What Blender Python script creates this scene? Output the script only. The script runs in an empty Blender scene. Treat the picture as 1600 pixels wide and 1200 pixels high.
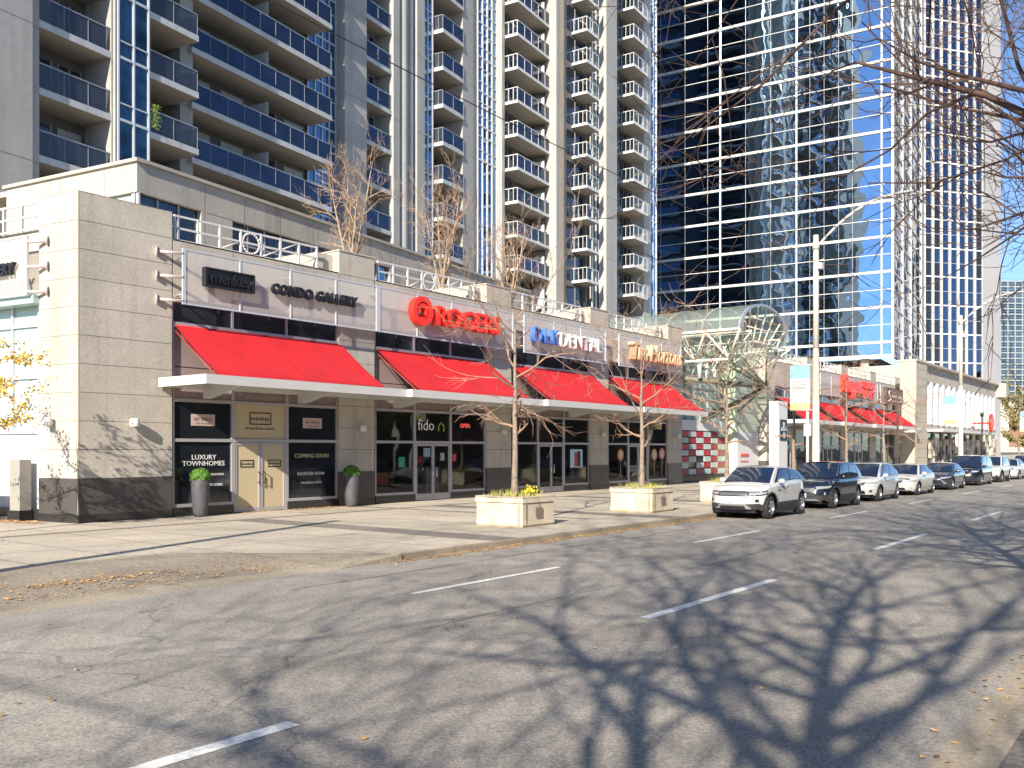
import bpy, bmesh, math, random
from mathutils import Vector, Matrix
R = math.radians
PI = math.pi
scene = bpy.context.scene
COL = scene.collection
# ------------------------------------------------------------------ camera, sky, sun, exposure
cam_d = bpy.data.cameras.new('camera'); cam = bpy.data.objects.new('camera', cam_d); COL.objects.link(cam)
cam.location = (0, 0, 2.05); cam.rotation_euler = (R(90), 0, 0)
cam_d.sensor_width = 36; cam_d.lens = 36 * 1420 / 1600; cam_d.shift_y = 102 / 1600
cam_d.clip_end = 5000; cam_d.clip_start = 0.1
scene.camera = cam
SUNV = Vector((-.322 * .883, -.947 * .883, .4695)).normalized()      # towards the sun
world = bpy.data.worlds.new('World'); scene.world = world; world.use_nodes = True
wn = world.node_tree
for n in list(wn.nodes): wn.nodes.remove(n)
sky = wn.nodes.new('ShaderNodeTexSky'); sky.sky_type = 'NISHITA'; sky.sun_disc = False
sky.sun_elevation = R(28); sky.sun_rotation = math.atan2(SUNV.x, SUNV.y)
sky.air_density = .75; sky.dust_density = 0.1; sky.ozone_density = 4; sky.altitude = 200
bg = wn.nodes.new('ShaderNodeBackground'); bg.inputs[1].default_value = 0.105
wo = wn.nodes.new('ShaderNodeOutputWorld')
wn.links.new(sky.outputs[0], bg.inputs[0]); wn.links.new(bg.outputs[0], wo.inputs[0])
sd = bpy.data.lights.new('sun', 'SUN'); sun = bpy.data.objects.new('sun', sd); COL.objects.link(sun)
sd.energy = 5.0; sd.angle = R(0.5); sd.color = (1, .905, .77)
sun.rotation_euler = SUNV.to_track_quat('Z', 'Y').to_euler(); sun.location = (-20, -60, 60)
scene.view_settings.view_transform = 'Standard'; scene.view_settings.look = 'None'
scene.view_settings.exposure = 0.93; scene.view_settings.gamma = 1
scene.cycles.max_bounces = 8; scene.cycles.transparent_max_bounces = 16
scene.cycles.glossy_bounces = 4; scene.cycles.diffuse_bounces = 3

# ------------------------------------------------------------------ materials
MATS = {}
def mat(name, col, rough=.6, metal=0, spec=.5, coat=0, noise=None, bump=None, emis=None, emis_s=0, trans=None, var=None, streak=None, panel=None):
    """noise=(scale, amount) small speckle; var=(scale, amount) large stains; bump=(scale, strength)"""
    if name in MATS: return MATS[name]
    m = bpy.data.materials.new(name); m.use_nodes = True; MATS[name] = m
    t = m.node_tree; b = t.nodes['Principled BSDF']
    b.inputs['Base Color'].default_value = (*col, 1); b.inputs['Roughness'].default_value = rough
    b.inputs['Metallic'].default_value = metal; b.inputs['Specular IOR Level'].default_value = spec
    b.inputs['Coat Weight'].default_value = coat; b.inputs['Coat Roughness'].default_value = .03
    if emis: b.inputs['Emission Color'].default_value = (*emis, 1); b.inputs['Emission Strength'].default_value = emis_s
    tc = None
    def coord():
        nonlocal tc
        if tc is None: tc = t.nodes.new('ShaderNodeNewGeometry')
        return tc.outputs['Position']
    cur = None
    for spec_, det in ((noise, 2), (var, 5)):
        if not spec_: continue
        n = t.nodes.new('ShaderNodeTexNoise'); n.inputs['Scale'].default_value = spec_[0]; n.inputs['Detail'].default_value = det
        n.inputs['Roughness'].default_value = .65
        t.links.new(coord(), n.inputs['Vector'])
        mr = t.nodes.new('ShaderNodeMapRange'); mr.inputs[1].default_value = .3; mr.inputs[2].default_value = .7
        mr.inputs[3].default_value = 1 - spec_[1]; mr.inputs[4].default_value = 1 + spec_[1]
        t.links.new(n.outputs[0], mr.inputs[0])
        mx = t.nodes.new('ShaderNodeVectorMath'); mx.operation = 'SCALE'
        if cur is None: mx.inputs[0].default_value = col
        else: t.links.new(cur, mx.inputs[0])
        t.links.new(mr.outputs[0], mx.inputs['Scale']); cur = mx.outputs[0]
    def scaleby(sock):
        nonlocal cur
        mx = t.nodes.new('ShaderNodeVectorMath'); mx.operation = 'SCALE'
        if cur is None: mx.inputs[0].default_value = col
        else: t.links.new(cur, mx.inputs[0])
        t.links.new(sock, mx.inputs['Scale']); cur = mx.outputs[0]
    def mrange(sock, a, b_, lo, hi):
        mr = t.nodes.new('ShaderNodeMapRange'); mr.inputs[1].default_value = a; mr.inputs[2].default_value = b_
        mr.inputs[3].default_value = lo; mr.inputs[4].default_value = hi; t.links.new(sock, mr.inputs[0]); return mr.outputs[0]
    if streak:        # rain-washed dirt running down
        mp = t.nodes.new('ShaderNodeMapping'); mp.inputs['Scale'].default_value = (streak[0], streak[0], streak[0] * .05)
        t.links.new(coord(), mp.inputs['Vector']); n = t.nodes.new('ShaderNodeTexNoise'); n.inputs['Scale'].default_value = 1; n.inputs['Detail'].default_value = 4
        t.links.new(mp.outputs[0], n.inputs['Vector']); scaleby(mrange(n.outputs[0], .5, .75, 1, 1 - streak[1]))
    if panel:         # cast panels differ slightly in tone
        s1 = t.nodes.new('ShaderNodeVectorMath'); s1.operation = 'DOT_PRODUCT'; s1.inputs[1].default_value = (.609 / panel[0], .793 / panel[0], 0)
        s2 = t.nodes.new('ShaderNodeVectorMath'); s2.operation = 'DOT_PRODUCT'; s2.inputs[1].default_value = (0, 0, 1 / panel[1])
        cb_ = t.nodes.new('ShaderNodeCombineXYZ')
        for k, sn in enumerate((s1, s2)):
            t.links.new(coord(), sn.inputs[0]); ad = t.nodes.new('ShaderNodeMath'); ad.operation = 'ADD'; ad.inputs[1].default_value = (.13, -.57)[k]
            fl = t.nodes.new('ShaderNodeMath'); fl.operation = 'FLOOR'; t.links.new(sn.outputs['Value'], ad.inputs[0]); t.links.new(ad.outputs[0], fl.inputs[0]); t.links.new(fl.outputs[0], cb_.inputs[k])
        wn_ = t.nodes.new('ShaderNodeTexWhiteNoise'); t.links.new(cb_.outputs[0], wn_.inputs['Vector']); scaleby(mrange(wn_.outputs['Value'], 0, 1, 1 - panel[2], 1 + panel[2]))
    if cur is not None: t.links.new(cur, b.inputs['Base Color'])
    if bump:
        n = t.nodes.new('ShaderNodeTexNoise'); n.inputs['Scale'].default_value = bump[0]; n.inputs['Detail'].default_value = bump[2] if len(bump) > 2 else 3
        t.links.new(coord(), n.inputs['Vector'])
        bp = t.nodes.new('ShaderNodeBump'); bp.inputs['Strength'].default_value = bump[1]; bp.inputs['Distance'].default_value = bump[3] if len(bump) > 3 else .05
        t.links.new(n.outputs[0], bp.inputs['Height']); t.links.new(bp.outputs[0], b.inputs['Normal'])
    if trans is not None:
        mix = t.nodes.new('ShaderNodeMixShader'); tr = t.nodes.new('ShaderNodeBsdfTransparent')
        tr.inputs[0].default_value = (*trans[1], 1)
        out = t.nodes['Material Output']
        if trans[0] == 'fresnel':
            fr = t.nodes.new('ShaderNodeFresnel'); fr.inputs[0].default_value = trans[2]
            t.links.new(fr.outputs[0], mix.inputs[0])
        else: mix.inputs[0].default_value = trans[0]
        t.links.new(tr.outputs[0], mix.inputs[1]); t.links.new(b.outputs[0], mix.inputs[2]); t.links.new(mix.outputs[0], out.inputs[0])
    return m
CONC = mat('precast_concrete', (.455, .415, .355), .85, noise=(14, .12), var=(.5, .13), bump=(60, .25, 2, .01), streak=(3.0, .2), panel=(3.6, .795, .02))
CONCJ = mat('joint_dark', (.17, .155, .14), .9)
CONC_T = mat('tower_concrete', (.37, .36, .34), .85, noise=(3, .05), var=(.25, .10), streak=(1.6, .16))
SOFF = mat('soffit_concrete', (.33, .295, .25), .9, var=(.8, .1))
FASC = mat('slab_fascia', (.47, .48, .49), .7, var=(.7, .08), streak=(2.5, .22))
GRAN = mat('dark_granite', (.075, .066, .062), .35, noise=(90, .25), var=(1, .1))
GRAN2 = mat('polished_black_stone', (.03, .03, .03), .15, noise=(60, .2))
WHITE = mat('white_painted_steel', (.58, .57, .55), .4, var=(1.5, .04))
ALU = mat('aluminium_frame', (.42, .40, .42), .4, metal=.3)
MAUVE = mat('mauve_spandrel', (.30, .23, .225), .35, var=(1, .08))
PALEP = mat('pale_panel', (.46, .45, .42), .5)
REDS = mat('red_awning_seam', (.36, .008, .012), .85)
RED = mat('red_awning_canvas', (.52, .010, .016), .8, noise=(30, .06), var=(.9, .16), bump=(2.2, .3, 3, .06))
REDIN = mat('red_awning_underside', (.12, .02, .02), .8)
REDP = mat('red_sign_face', (.85, .035, .02), .35)
BLACK = mat('black_paint', (.015, .015, .017), .4)
DARK = mat('dark_interior', (.03, .03, .032), .9)
DKGLASS = mat('dark_glass', (.012, .014, .018), .04, spec=.9)
FILM = mat('dark_window_film', (.012, .015, .02), .06, spec=.8)
TAN = mat('tan_window_film', (.50, .42, .27), .35)
CAR_GLASS = mat('car_glass', (.012, .02, .045), .03, spec=1.0, coat=.6)
SHOPGL = mat('shop_glass', (.7, .75, .75), .02, metal=1, trans=('fresnel', (.80, .86, .84), 1.65), bump=(.6, .06, 1, .3))
CLEARGL = mat('clear_balcony_glass', (.75, .8, .82), .03, metal=1, trans=('fresnel', (.72, .80, .84), 1.55))
TEALGL = mat('teal_bay_glass', (.07, .12, .16), .05, metal=.9, noise=(.9, .5), bump=(.5, .15, 2, .3))
BLUEGL = mat('blue_balcony_glass', (.045, .062, .10), .08, metal=.8, spec=1, noise=(.7, .2), bump=(.5, .1, 2, .2))
SMOKEGL = mat('smoked_balcony_glass', (.05, .06, .08), .05, spec=1, trans=(.62, (.35, .38, .42)))
TOWGL = mat('tower_window_glass', (.14, .24, .38), .04, metal=.9, bump=(.35, .14, 2, .4))
TOWDK = mat('tower_dark_window', (.05, .065, .085), .05, metal=.6, spec=1, noise=(.6, .4))
MIRGL = mat("mirror_curtain_glass", (.36, .50, .64), .015, metal=1, bump=(.22, .22, 2, .3))
MIRGL2 = mat('mirror_curtain_glass_blue', (.15, .20, .29), .02, metal=1, bump=(.2, .3, 2, .3))
BANDW = mat('white_floor_band', (.60, .59, .56), .35)
MULL = mat('pale_mullion', (.62, .64, .66), .35, metal=.3)
MESHM = mat('perforated_metal', (.60, .585, .58), .5, metal=.0, trans=(.50, (1, 1, 1)))
VGLASS = mat('pale_green_glass', (.40, .48, .45), .12, trans=(.34, (.74, .85, .80)))
MINT = mat('mint_glass', (.40, .52, .48), .08, spec=.8, coat=.4)
PALEG = mat('pale_green_panel', (.38, .49, .46), .25, var=(.6, .07))
WPANEL = mat('white_panel', (.66, .66, .65), .5)
FIN = mat('fin_stone', (.46, .45, .43), .7, var=(.2, .06))
CREAM = mat('cream_stone', (.46, .42, .35), .8, streak=(1.5, .15), noise=(8, .05), var=(.6, .07))
PLANTER = mat('planter_concrete', (.60, .53, .40), .85, noise=(40, .07), var=(2.5, .14))
RUST = mat('planter_stained', (.42, .33, .20), .85, noise=(6, .3))
SOIL = mat('soil', (.06, .045, .03), .95, noise=(20, .3))
BARK = mat('bark_pale', (.26, .205, .16), .9, noise=(14, .3), bump=(40, .5))
TWIG = mat('twig_reddish', (.30, .19, .13), .85, noise=(3, .25))
BARK2 = mat('bark_dark', (.075, .055, .045), .9, noise=(8, .3), bump=(20, .5))
TWIG2 = mat('twig_dark', (.10, .058, .042), .85, noise=(2, .3))
POLE = mat('concrete_pole', (.56, .53, .46), .8, noise=(20, .06), var=(1.3, .1))
POLER = mat('rust_streaked_pole', (.54, .46, .34), .8, noise=(7, .25))
POT = mat('charcoal_pot', (.07, .072, .08), .6, noise=(30, .08), var=(4, .25))
GREEN = mat('boxwood_leaf', (.10, .24, .03), .6, noise=(9, .5))
YEL = mat('yellow_leaf', (.62, .38, .03), .6, noise=(6, .4))
LEAFB = mat('fallen_leaf', (.46, .26, .09), .8, noise=(9, .7))
GRASSY = mat('dry_grass', (.42, .40, .10), .8, noise=(9, .4))
TYRE = mat('tyre_rubber', (.025, .025, .027), .8)
RIM = mat('alloy_rim', (.55, .55, .56), .28, metal=.85)
PLAST = mat('black_plastic_trim', (.035, .036, .038), .55)
CHROME = mat('chrome', (.7, .7, .72), .12, metal=1)
LAMPG = mat('headlamp_glass', (.32, .33, .35), .06, spec=1, coat=1)
LETTERW = mat('white_letter', (.82, .82, .80), .5)
PINKP = mat('pink_placard', (.50, .38, .36), .5)
BLUEL = mat('blue_letter', (.06, .18, .62), .35)
ORANGE = mat('orange_letter_side', (.45, .14, .035), .4)
CREAML = mat('cream_letter', (.72, .50, .30), .5)
BROWN = mat('brown_sign', (.10, .05, .04), .5)
NEON = mat('neon_red', (.6, .05, .05), .5, emis=(1, .1, .08), emis_s=.9)
LAMPW = mat('lamp_shell', (.66, .64, .60), .5)

def asphalt(name, c1, c2, sc=45, patch=.35, worn=.5):
    m = bpy.data.materials.new(name); m.use_nodes = True; t = m.node_tree; b = t.nodes['Principled BSDF']
    b.inputs['Roughness'].default_value = .82; b.inputs['Specular IOR Level'].default_value = .35
    g = t.nodes.new('ShaderNodeNewGeometry')
    n1 = t.nodes.new('ShaderNodeTexNoise'); n1.inputs['Scale'].default_value = sc; n1.inputs['Detail'].default_value = 4; n1.inputs['Roughness'].default_value = .8
    n2 = t.nodes.new('ShaderNodeTexNoise'); n2.inputs['Scale'].default_value = .35; n2.inputs['Detail'].default_value = 5
    mp = t.nodes.new('ShaderNodeMapping'); mp.inputs['Rotation'].default_value = (0, 0, -R(52.5)); mp.inputs['Scale'].default_value = (.12, 1.1, 1)
    n3 = t.nodes.new('ShaderNodeTexNoise'); n3.inputs['Scale'].default_value = .9; n3.inputs['Detail'].default_value = 3
    t.links.new(g.outputs['Position'], n1.inputs['Vector']); t.links.new(g.outputs['Position'], n2.inputs['Vector'])
    t.links.new(g.outputs['Position'], mp.inputs['Vector']); t.links.new(mp.outputs[0], n3.inputs['Vector'])
    cr = t.nodes.new('ShaderNodeValToRGB'); cr.color_ramp.elements[0].position = .38; cr.color_ramp.elements[1].position = .66
    cr.color_ramp.elements[0].color = (*c1, 1); cr.color_ramp.elements[1].color = (*c2, 1)
    t.links.new(n1.outputs[0], cr.inputs[0])
    def ramp(src, lo, hi):
        mr = t.nodes.new('ShaderNodeMapRange'); mr.inputs[1].default_value = .35; mr.inputs[2].default_value = .65
        mr.inputs[3].default_value = lo; mr.inputs[4].default_value = hi; t.links.new(src, mr.inputs[0]); return mr.outputs[0]
    ml = t.nodes.new('ShaderNodeMath'); ml.operation = 'MULTIPLY'
    t.links.new(ramp(n2.outputs[0], 1 - patch * .5, 1 + patch * .5), ml.inputs[0]); t.links.new(ramp(n3.outputs[0], 1 - worn * .3, 1 + worn * .3), ml.inputs[1])
    vm = t.nodes.new('ShaderNodeVectorMath'); vm.operation = 'SCALE'; t.links.new(cr.outputs[0], vm.inputs[0]); t.links.new(ml.outputs[0], vm.inputs['Scale'])
    # thin tar-dark cracks
    vo = t.nodes.new('ShaderNodeTexVoronoi'); vo.feature = 'DISTANCE_TO_EDGE'; vo.inputs['Scale'].default_value = .16
    n4 = t.nodes.new('ShaderNodeTexNoise'); n4.inputs['Scale'].default_value = 1.2; n4.inputs['Detail'].default_value = 5
    t.links.new(g.outputs['Position'], n4.inputs['Vector'])
    va = t.nodes.new('ShaderNodeVectorMath'); va.operation = 'ADD'; t.links.new(g.outputs['Position'], va.inputs[0]); t.links.new(n4.outputs[1], va.inputs[1])
    t.links.new(va.outputs[0], vo.inputs['Vector'])
    cm = t.nodes.new('ShaderNodeMapRange'); cm.inputs[1].default_value = .0; cm.inputs[2].default_value = .004; cm.inputs[3].default_value = .62; cm.inputs[4].default_value = 1
    t.links.new(vo.outputs[0], cm.inputs[0])
    vm2 = t.nodes.new('ShaderNodeVectorMath'); vm2.operation = 'SCALE'; t.links.new(vm.outputs[0], vm2.inputs[0]); t.links.new(cm.outputs[0], vm2.inputs['Scale'])
    t.links.new(vm2.outputs[0], b.inputs['Base Color'])
    bp = t.nodes.new('ShaderNodeBump'); bp.inputs['Strength'].default_value = .6; bp.inputs['Distance'].default_value = .012
    t.links.new(n1.outputs[0], bp.inputs['Height']); t.links.new(bp.outputs[0], b.inputs['Normal'])
    MATS[name] = m; return m
ASPH = asphalt('road_asphalt', (.19, .172, .15), (.45, .415, .36), 38, .25, .3)
AGGR = asphalt('exposed_aggregate', (.16, .13, .10), (.44, .38, .29), 24, .4, .3)
WALK = asphalt('sidewalk_concrete', (.40, .35, .275), (.54, .475, .38), 9, .22, .25)
WALKD = asphalt('sidewalk_dark_paver', (.17, .15, .13), (.26, .235, .205), 25, .2, .2)
KERBM = asphalt('kerb_concrete', (.26, .22, .16), (.40, .35, .27), 18, .3, .3)
GRND = asphalt('far_ground', (.12, .11, .09), (.2, .18, .15), 5)
PAINT = mat('road_marking_paint', (.74, .74, .71), .7, noise=(16, .22), var=(2, .08))

# ------------------------------------------------------------------ geometry helpers
class Fr:
    """plan frame: a runs along, b goes away from the camera, z up"""
    def __init__(s, ox, oy, dx, dy):
        n = math.hypot(dx, dy); s.o = (ox, oy); s.d = (dx / n, dy / n)
    def P(s, a, b, z): return (s.o[0] + a * s.d[0] - b * s.d[1], s.o[1] + a * s.d[1] + b * s.d[0], z)
    def sub(s, a, b, rot=0):
        x, y, _ = s.P(a, b, 0); c, q = math.cos(rot), math.sin(rot)
        return Fr(x, y, s.d[0] * c - s.d[1] * q, s.d[0] * q + s.d[1] * c)
WF = Fr(0, 0, 1, 0)
MF = Fr(-11.98, 25.1, 1090, 1420)                 # shopping mall frontage
KF = Fr(0, 0, 1090, 1420)                         # kerb / road frame: a = u, b = -v
class MB:
    def __init__(s, fr=WF): s.v = []; s.f = []; s.m = []; s.sm = []; s.fr = fr
    def _add(s, pts): i = len(s.v); s.v += pts; return i
    def face(s, pts, m=0, smooth=False):
        i = s._add([s.fr.P(*p) for p in pts]); s.f.append(tuple(range(i, i + len(pts)))); s.m.append(m); s.sm.append(smooth)
    def box(s, a0, a1, b0, b1, z0, z1, m=0, skip=''):
        p = [s.fr.P(a, b, z) for z in (z0, z1) for b in (b0, b1) for a in (a0, a1)]
        i = s._add(p)
        F = {'d': (0, 2, 3, 1), 'u': (4, 5, 7, 6), 'f': (0, 1, 5, 4), 'k': (2, 6, 7, 3), 'l': (0, 4, 6, 2), 'r': (1, 3, 7, 5)}
        for k, q in F.items():
            if k in skip: continue
            s.f.append(tuple(i + j for j in q)); s.m.append(m[k] if isinstance(m, dict) and k in m else (m if not isinstance(m, dict) else m.get('*', 0))); s.sm.append(False)
    def prism(s, poly, z0, z1, m=0):      # poly in (a,b)
        n = len(poly); lo = s._add([s.fr.P(a, b, z0) for a, b in poly]); hi = s._add([s.fr.P(a, b, z1) for a, b in poly])
        s.f.append(tuple(hi + i for i in range(n))); s.m.append(m); s.sm.append(False)
        s.f.append(tuple(lo + i for i in reversed(range(n)))); s.m.append(m); s.sm.append(False)
        for i in range(n):
            j = (i + 1) % n; s.f.append((lo + i, lo + j, hi + j, hi + i)); s.m.append(m); s.sm.append(False)
    def tube(s, p0, p1, r0, r1=None, n=6, m=0, cap=True, world=False):
        if r1 is None: r1 = r0
        A = Vector(p0 if world else s.fr.P(*p0)); B = Vector(p1 if world else s.fr.P(*p1)); d = B - A
        if d.length < 1e-6: return
        d.normalize(); x = d.orthogonal().normalized(); y = d.cross(x)
        c = [(math.cos(2 * PI * k / n), math.sin(2 * PI * k / n)) for k in range(n)]
        i = s._add([tuple(A + (x * u + y * w) * r0) for u, w in c] + [tuple(B + (x * u + y * w) * r1) for u, w in c])
        for k in range(n):
            l = (k + 1) % n; s.f.append((i + k, i + l, i + n + l, i + n + k)); s.m.append(m); s.sm.append(n > 4)
        if cap:
            s.f.append(tuple(i + k for k in reversed(range(n)))); s.m.append(m); s.sm.append(False)
            s.f.append(tuple(i + n + k for k in range(n))); s.m.append(m); s.sm.append(False)
    def path(s, pts, r, n=6, m=0, world=False):
        for p, q in zip(pts, pts[1:]): s.tube(p, q, r, r, n, m, True, world)
    def lathe(s, c, prof, n=24, m=0, axis='z', ms=None):
        """prof [(r, h)], around vertical axis at c=(a,b,z) ; axis 'b' : around the b axis"""
        rows = []
        for r, h in prof:
            row = []
            for k in range(n):
                t = 2 * PI * k / n
                if axis == 'z': q = (c[0] + r * math.cos(t), c[1] + r * math.sin(t), c[2] + h)
                else: q = (c[0] + r * math.cos(t), c[1] + h, c[2] + r * math.sin(t))
                row.append(s.fr.P(*q))
            rows.append(s._add(row))
        for j in range(len(prof) - 1):
            for k in range(n):
                l = (k + 1) % n; s.f.append((rows[j] + k, rows[j] + l, rows[j + 1] + l, rows[j + 1] + k)); s.m.append(ms[j] if ms else m); s.sm.append(True)
    def grid(s, rows, m=0, smooth=True, mf=None):
        ids = [s._add([s.fr.P(*p) for p in r]) for r in rows]; n = len(rows[0])
        for j in range(len(rows) - 1):
            for k in range(n - 1):
                s.f.append((ids[j] + k, ids[j] + k + 1, ids[j + 1] + k + 1, ids[j + 1] + k)); s.m.append(mf(j, k) if mf else m); s.sm.append(smooth)
    def build(s, name, mats, parent=None, merge=False, recalc=False):
        if not isinstance(mats, (list, tuple)): mats = [mats]
        o0 = Vector((0, 0, 0)); p = parent
        while p is not None: o0 += p.location; p = p.parent
        me = bpy.data.meshes.new(name); me.from_pydata([(x - o0.x, y - o0.y, z - o0.z) for x, y, z in s.v], [], s.f)
        for mm in mats: me.materials.append(mm)
        me.polygons.foreach_set('material_index', s.m); me.polygons.foreach_set('use_smooth', s.sm)
        if merge or recalc:
            bm = bmesh.new(); bm.from_mesh(me)
            if merge: bmesh.ops.remove_doubles(bm, verts=bm.verts, dist=1e-4)
            bmesh.ops.recalc_face_normals(bm, faces=bm.faces); bm.to_mesh(me); bm.free()
        me.update()
        o = bpy.data.objects.new(name, me); COL.objects.link(o)
        if parent is not None: o.parent = parent
        return o
def tag(o, label=None, cat=None, group=None, kind=None):
    if label: o['label'] = label
    if cat: o['category'] = cat
    if group: o['group'] = group
    if kind: o['kind'] = kind
    return o
def thing(name, loc, label, cat, group=None, rz=0):
    o = bpy.data.objects.new(name, None); COL.objects.link(o); o.location = loc; o.rotation_euler = (0, 0, rz); o.empty_display_size = .2
    return tag(o, label, cat, group)
def kids(o): return [c for c in bpy.data.objects if c.parent == o]
def dup(o, parent=None, dloc=(0, 0, 0)):
    c = o.copy(); COL.objects.link(c); c.parent = parent if parent is not None else o.parent
    c.location = Vector(o.location) + Vector(dloc)
    for ch in CH.get(o.name, []): d = dup(ch, c)
    return c
CH = {}
def reg(parent, child): CH.setdefault(parent.name, []).append(child); return child
def struct(o): return tag(o, kind='structure')
def text(body, size, ext, fr, a, b, z, mats, name, parent, width=None, bold=0, shear=0, align='LEFT', bevel=0, arc=0, space=1):
    cu = bpy.data.curves.new(name, 'FONT'); cu.body = body; cu.size = size; cu.extrude = ext; cu.offset = bold; cu.shear = shear
    cu.align_x = align; cu.align_y = 'CENTER'; cu.bevel_depth = bevel; cu.resolution_u = 2; cu.space_character = space; cu.space_line = .9
    ob = bpy.data.objects.new('t', cu); COL.objects.link(ob); bpy.context.view_layer.update()
    me = bpy.data.meshes.new_from_object(ob.evaluated_get(bpy.context.evaluated_depsgraph_get()))
    bpy.data.objects.remove(ob); bpy.data.curves.remove(cu)
    xs = [v.co.x for v in me.vertices]; k = 1
    if width and xs: k = width / (max(xs) - min(xs))
    x0 = min(xs) if align == 'LEFT' else (min(xs) + max(xs)) / 2
    o0 = Vector((0, 0, 0)); p = parent
    while p is not None: o0 += p.location; p = p.parent
    fm = []
    for pl in me.polygons: pl.material_index = 0 if abs(pl.normal.z) > .7 else (1 if len(mats) > 1 else 0)
    for v in me.vertices:
        x, y, zz = v.co; q = Vector(fr.P(a + (x - x0) * k, b - zz, z + y)); v.co = q - o0
    me.materials.clear()
    for mm in mats: me.materials.append(mm)
    me.name = name
    o = bpy.data.objects.new(name, me); COL.objects.link(o); o.parent = parent
    return o
# ------------------------------------------------------------------ ground, road, pavement
g = MB(KF); g.face([(-900, -1200, -.30), (3500, -1200, -.30), (3500, 2500, -.30), (-900, 2500, -.30)]); struct(g.build('ground', GRND))
g = MB(KF); g.face([(-80, 1.5, -.12), (420, 1.5, -.12), (420, 12.55, -.12), (-80, 12.55, -.12)]); struct(g.build('road', ASPH))
g = MB(KF)     # depressed driveway apron of exposed aggregate
for u0, u1 in ((-80, 0), (0, 5), (5, 10.2)):
    g.face([(u0, 12.5, -.121), (u1, 12.5, -.121), (u1, 12.95, -.08), (u0, 12.95, -.08)], 1); g.face([(u0, 12.95, -.08), (u1, 12.95, -.08), (u1, 16.3, .003), (u0, 16.3, .003)], 0)
g.face([(10.2, 12.5, -.121), (12.75, 12.5, -.121), (12.75, 12.75, .003)], 1); g.face([(10.2, 12.5, -.121), (12.75, 12.75, .003), (10.2, 12.95, -.08)], 1)
g.face([(10.2, 12.95, -.08), (12.75, 12.75, .003), (10.2, 16.3, .003)], 0)
struct(g.build('driveway', [AGGR, KERBM]))
g = MB(KF)
g.prism([(12.75, 12.68), (420, 12.68), (420, 60), (-80, 60), (-80, 16.28), (10.2, 16.28)], -.15, 0)
struct(g.build('pavement', WALK))
g = MB(KF)     # paver bands crossing the pavement
for k in range(9):
    u = 15.85 + 8.3 * k
    g.face([(u, 12.7, .004), (u + .95, 12.7, .004), (u + .95, 22.2, .004), (u, 22.2, .004)])
    g.face([(u + 6.6, 14.5, .004), (u + 6.85, 14.5, .004), (u + 6.85, 24.3, .004), (u + 6.6, 24.3, .004)])
g.face([(-20, 22.2, .006), (86, 22.2, .006), (86, 22.42, .006), (-20, 22.42, .006)])
struct(g.build('paver_bands', WALKD))
g = MB(KF)     # joints in the concrete
for k in range(-6, 40):
    u = 10.9 + 1.66 * k
    g.face([(u, 16.4 if u < 10.2 else 12.7, .0045), (u + .018, 16.4 if u < 10.2 else 12.7, .0045), (u + .018, 24.6, .0045), (u, 24.6, .0045)])
for b in (14.35, 16.4, 18.7, 20.5):
    g.face([(-20 if b > 16.3 else 12.0, b, .005), (86, b, .005), (86, b + .018, .005), (-20 if b > 16.3 else 12.0, b + .018, .005)])
struct(g.build('pavement_joints', mat('joint_grey', (.22, .19, .155), .9)))
g = MB(KF)
n = 60
for k in range(n):
    u0 = 12.75 + k * 3.0; g.box(u0, u0 + 2.985, 12.52, 12.68, -.15, .004)
i = g._add([KF.P(*q) for q in ((11.2, 12.5, -.12), (12.75, 12.5, -.12), (12.75, 12.7, -.12), (11.2, 12.7, -.12), (11.2, 12.5, -.105), (12.75, 12.5, .003), (12.75, 12.7, .003), (11.2, 12.7, -.095))]); g.f += [(i + 4, i + 5, i + 6, i + 7), (i, i + 1, i + 5, i + 4), (i + 1, i + 2, i + 6, i + 5), (i + 2, i + 3, i + 7, i + 6)]; g.m += [0] * 4; g.sm += [False] * 4
struct(g.build('kerb', KERBM))
g = MB(KF)
for k in range(70):
    u0 = -30 + k * 3.0; g.box(u0, u0 + 2.985, 1.08, 1.24, -.2, .005)
    g.box(u0, u0 + 2.99, 1.24, 1.52, -.2, -.113)
struct(g.build('near_kerb', KERBM))
g = MB(KF); g.face([(-80, 1.08, 0), (420, 1.08, 0), (420, -60, 0), (-80, -60, 0)][::-1])
struct(g.build('near_pavement', asphalt('near_paving', (.10, .09, .08), (.24, .22, .19), 14, .5, .3)))
g = MB(KF)
L1 = [(-18, -14), (-8.6, -4.7), (9.9, 13.8), (19.3, 23.2), (28.8, 32.75), (38.4, 42.5), (48.3, 52.7), (58.6, 62.4), (67.8, 71.6), (77, 81), (86, 90), (95, 99), (104, 108)]
L2 = [(-11.5, -7.2), (-3, 1.2), (3.3 - 2.2, 4.65), (10.3, 14.65), (20.4, 24.9), (30.6, 35.7), (40.5, 45), (50.5, 55), (60.5, 65), (70.5, 75), (80, 85), (90, 95)]
L2 = [l for l in L2 if l != (-3, 1.2)]
for p, q in L1: g.face([(p, 9.44, -.115), (q, 9.44, -.115), (q, 9.56, -.115), (p, 9.56, -.115)])
for p, q in L2: g.face([(p, 5.67, -.115), (q, 5.67, -.115), (q, 5.83, -.115), (p, 5.83, -.115)])
struct(g.build('lane_markings', PAINT))
g = MB(KF); rnd = random.Random(19)
for b0, u0, u1, w in ((11.25, 9, 40, .012), (7.5, 8, 70, .010)):
    u = u0; b = b0
    while u < u1:
        du = .5 + rnd.random() * .6; bn = b0 + (b - b0) * .8 + rnd.gauss(0, .035); g.face([(u, b - w, -.1165), (u + du, bn - w, -.1165), (u + du, bn + w, -.1165), (u, b + w, -.1165)]); u += du; b = bn
struct(g.build('road_seams', mat('tar_seam', (.13, .12, .11), .8)))
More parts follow.
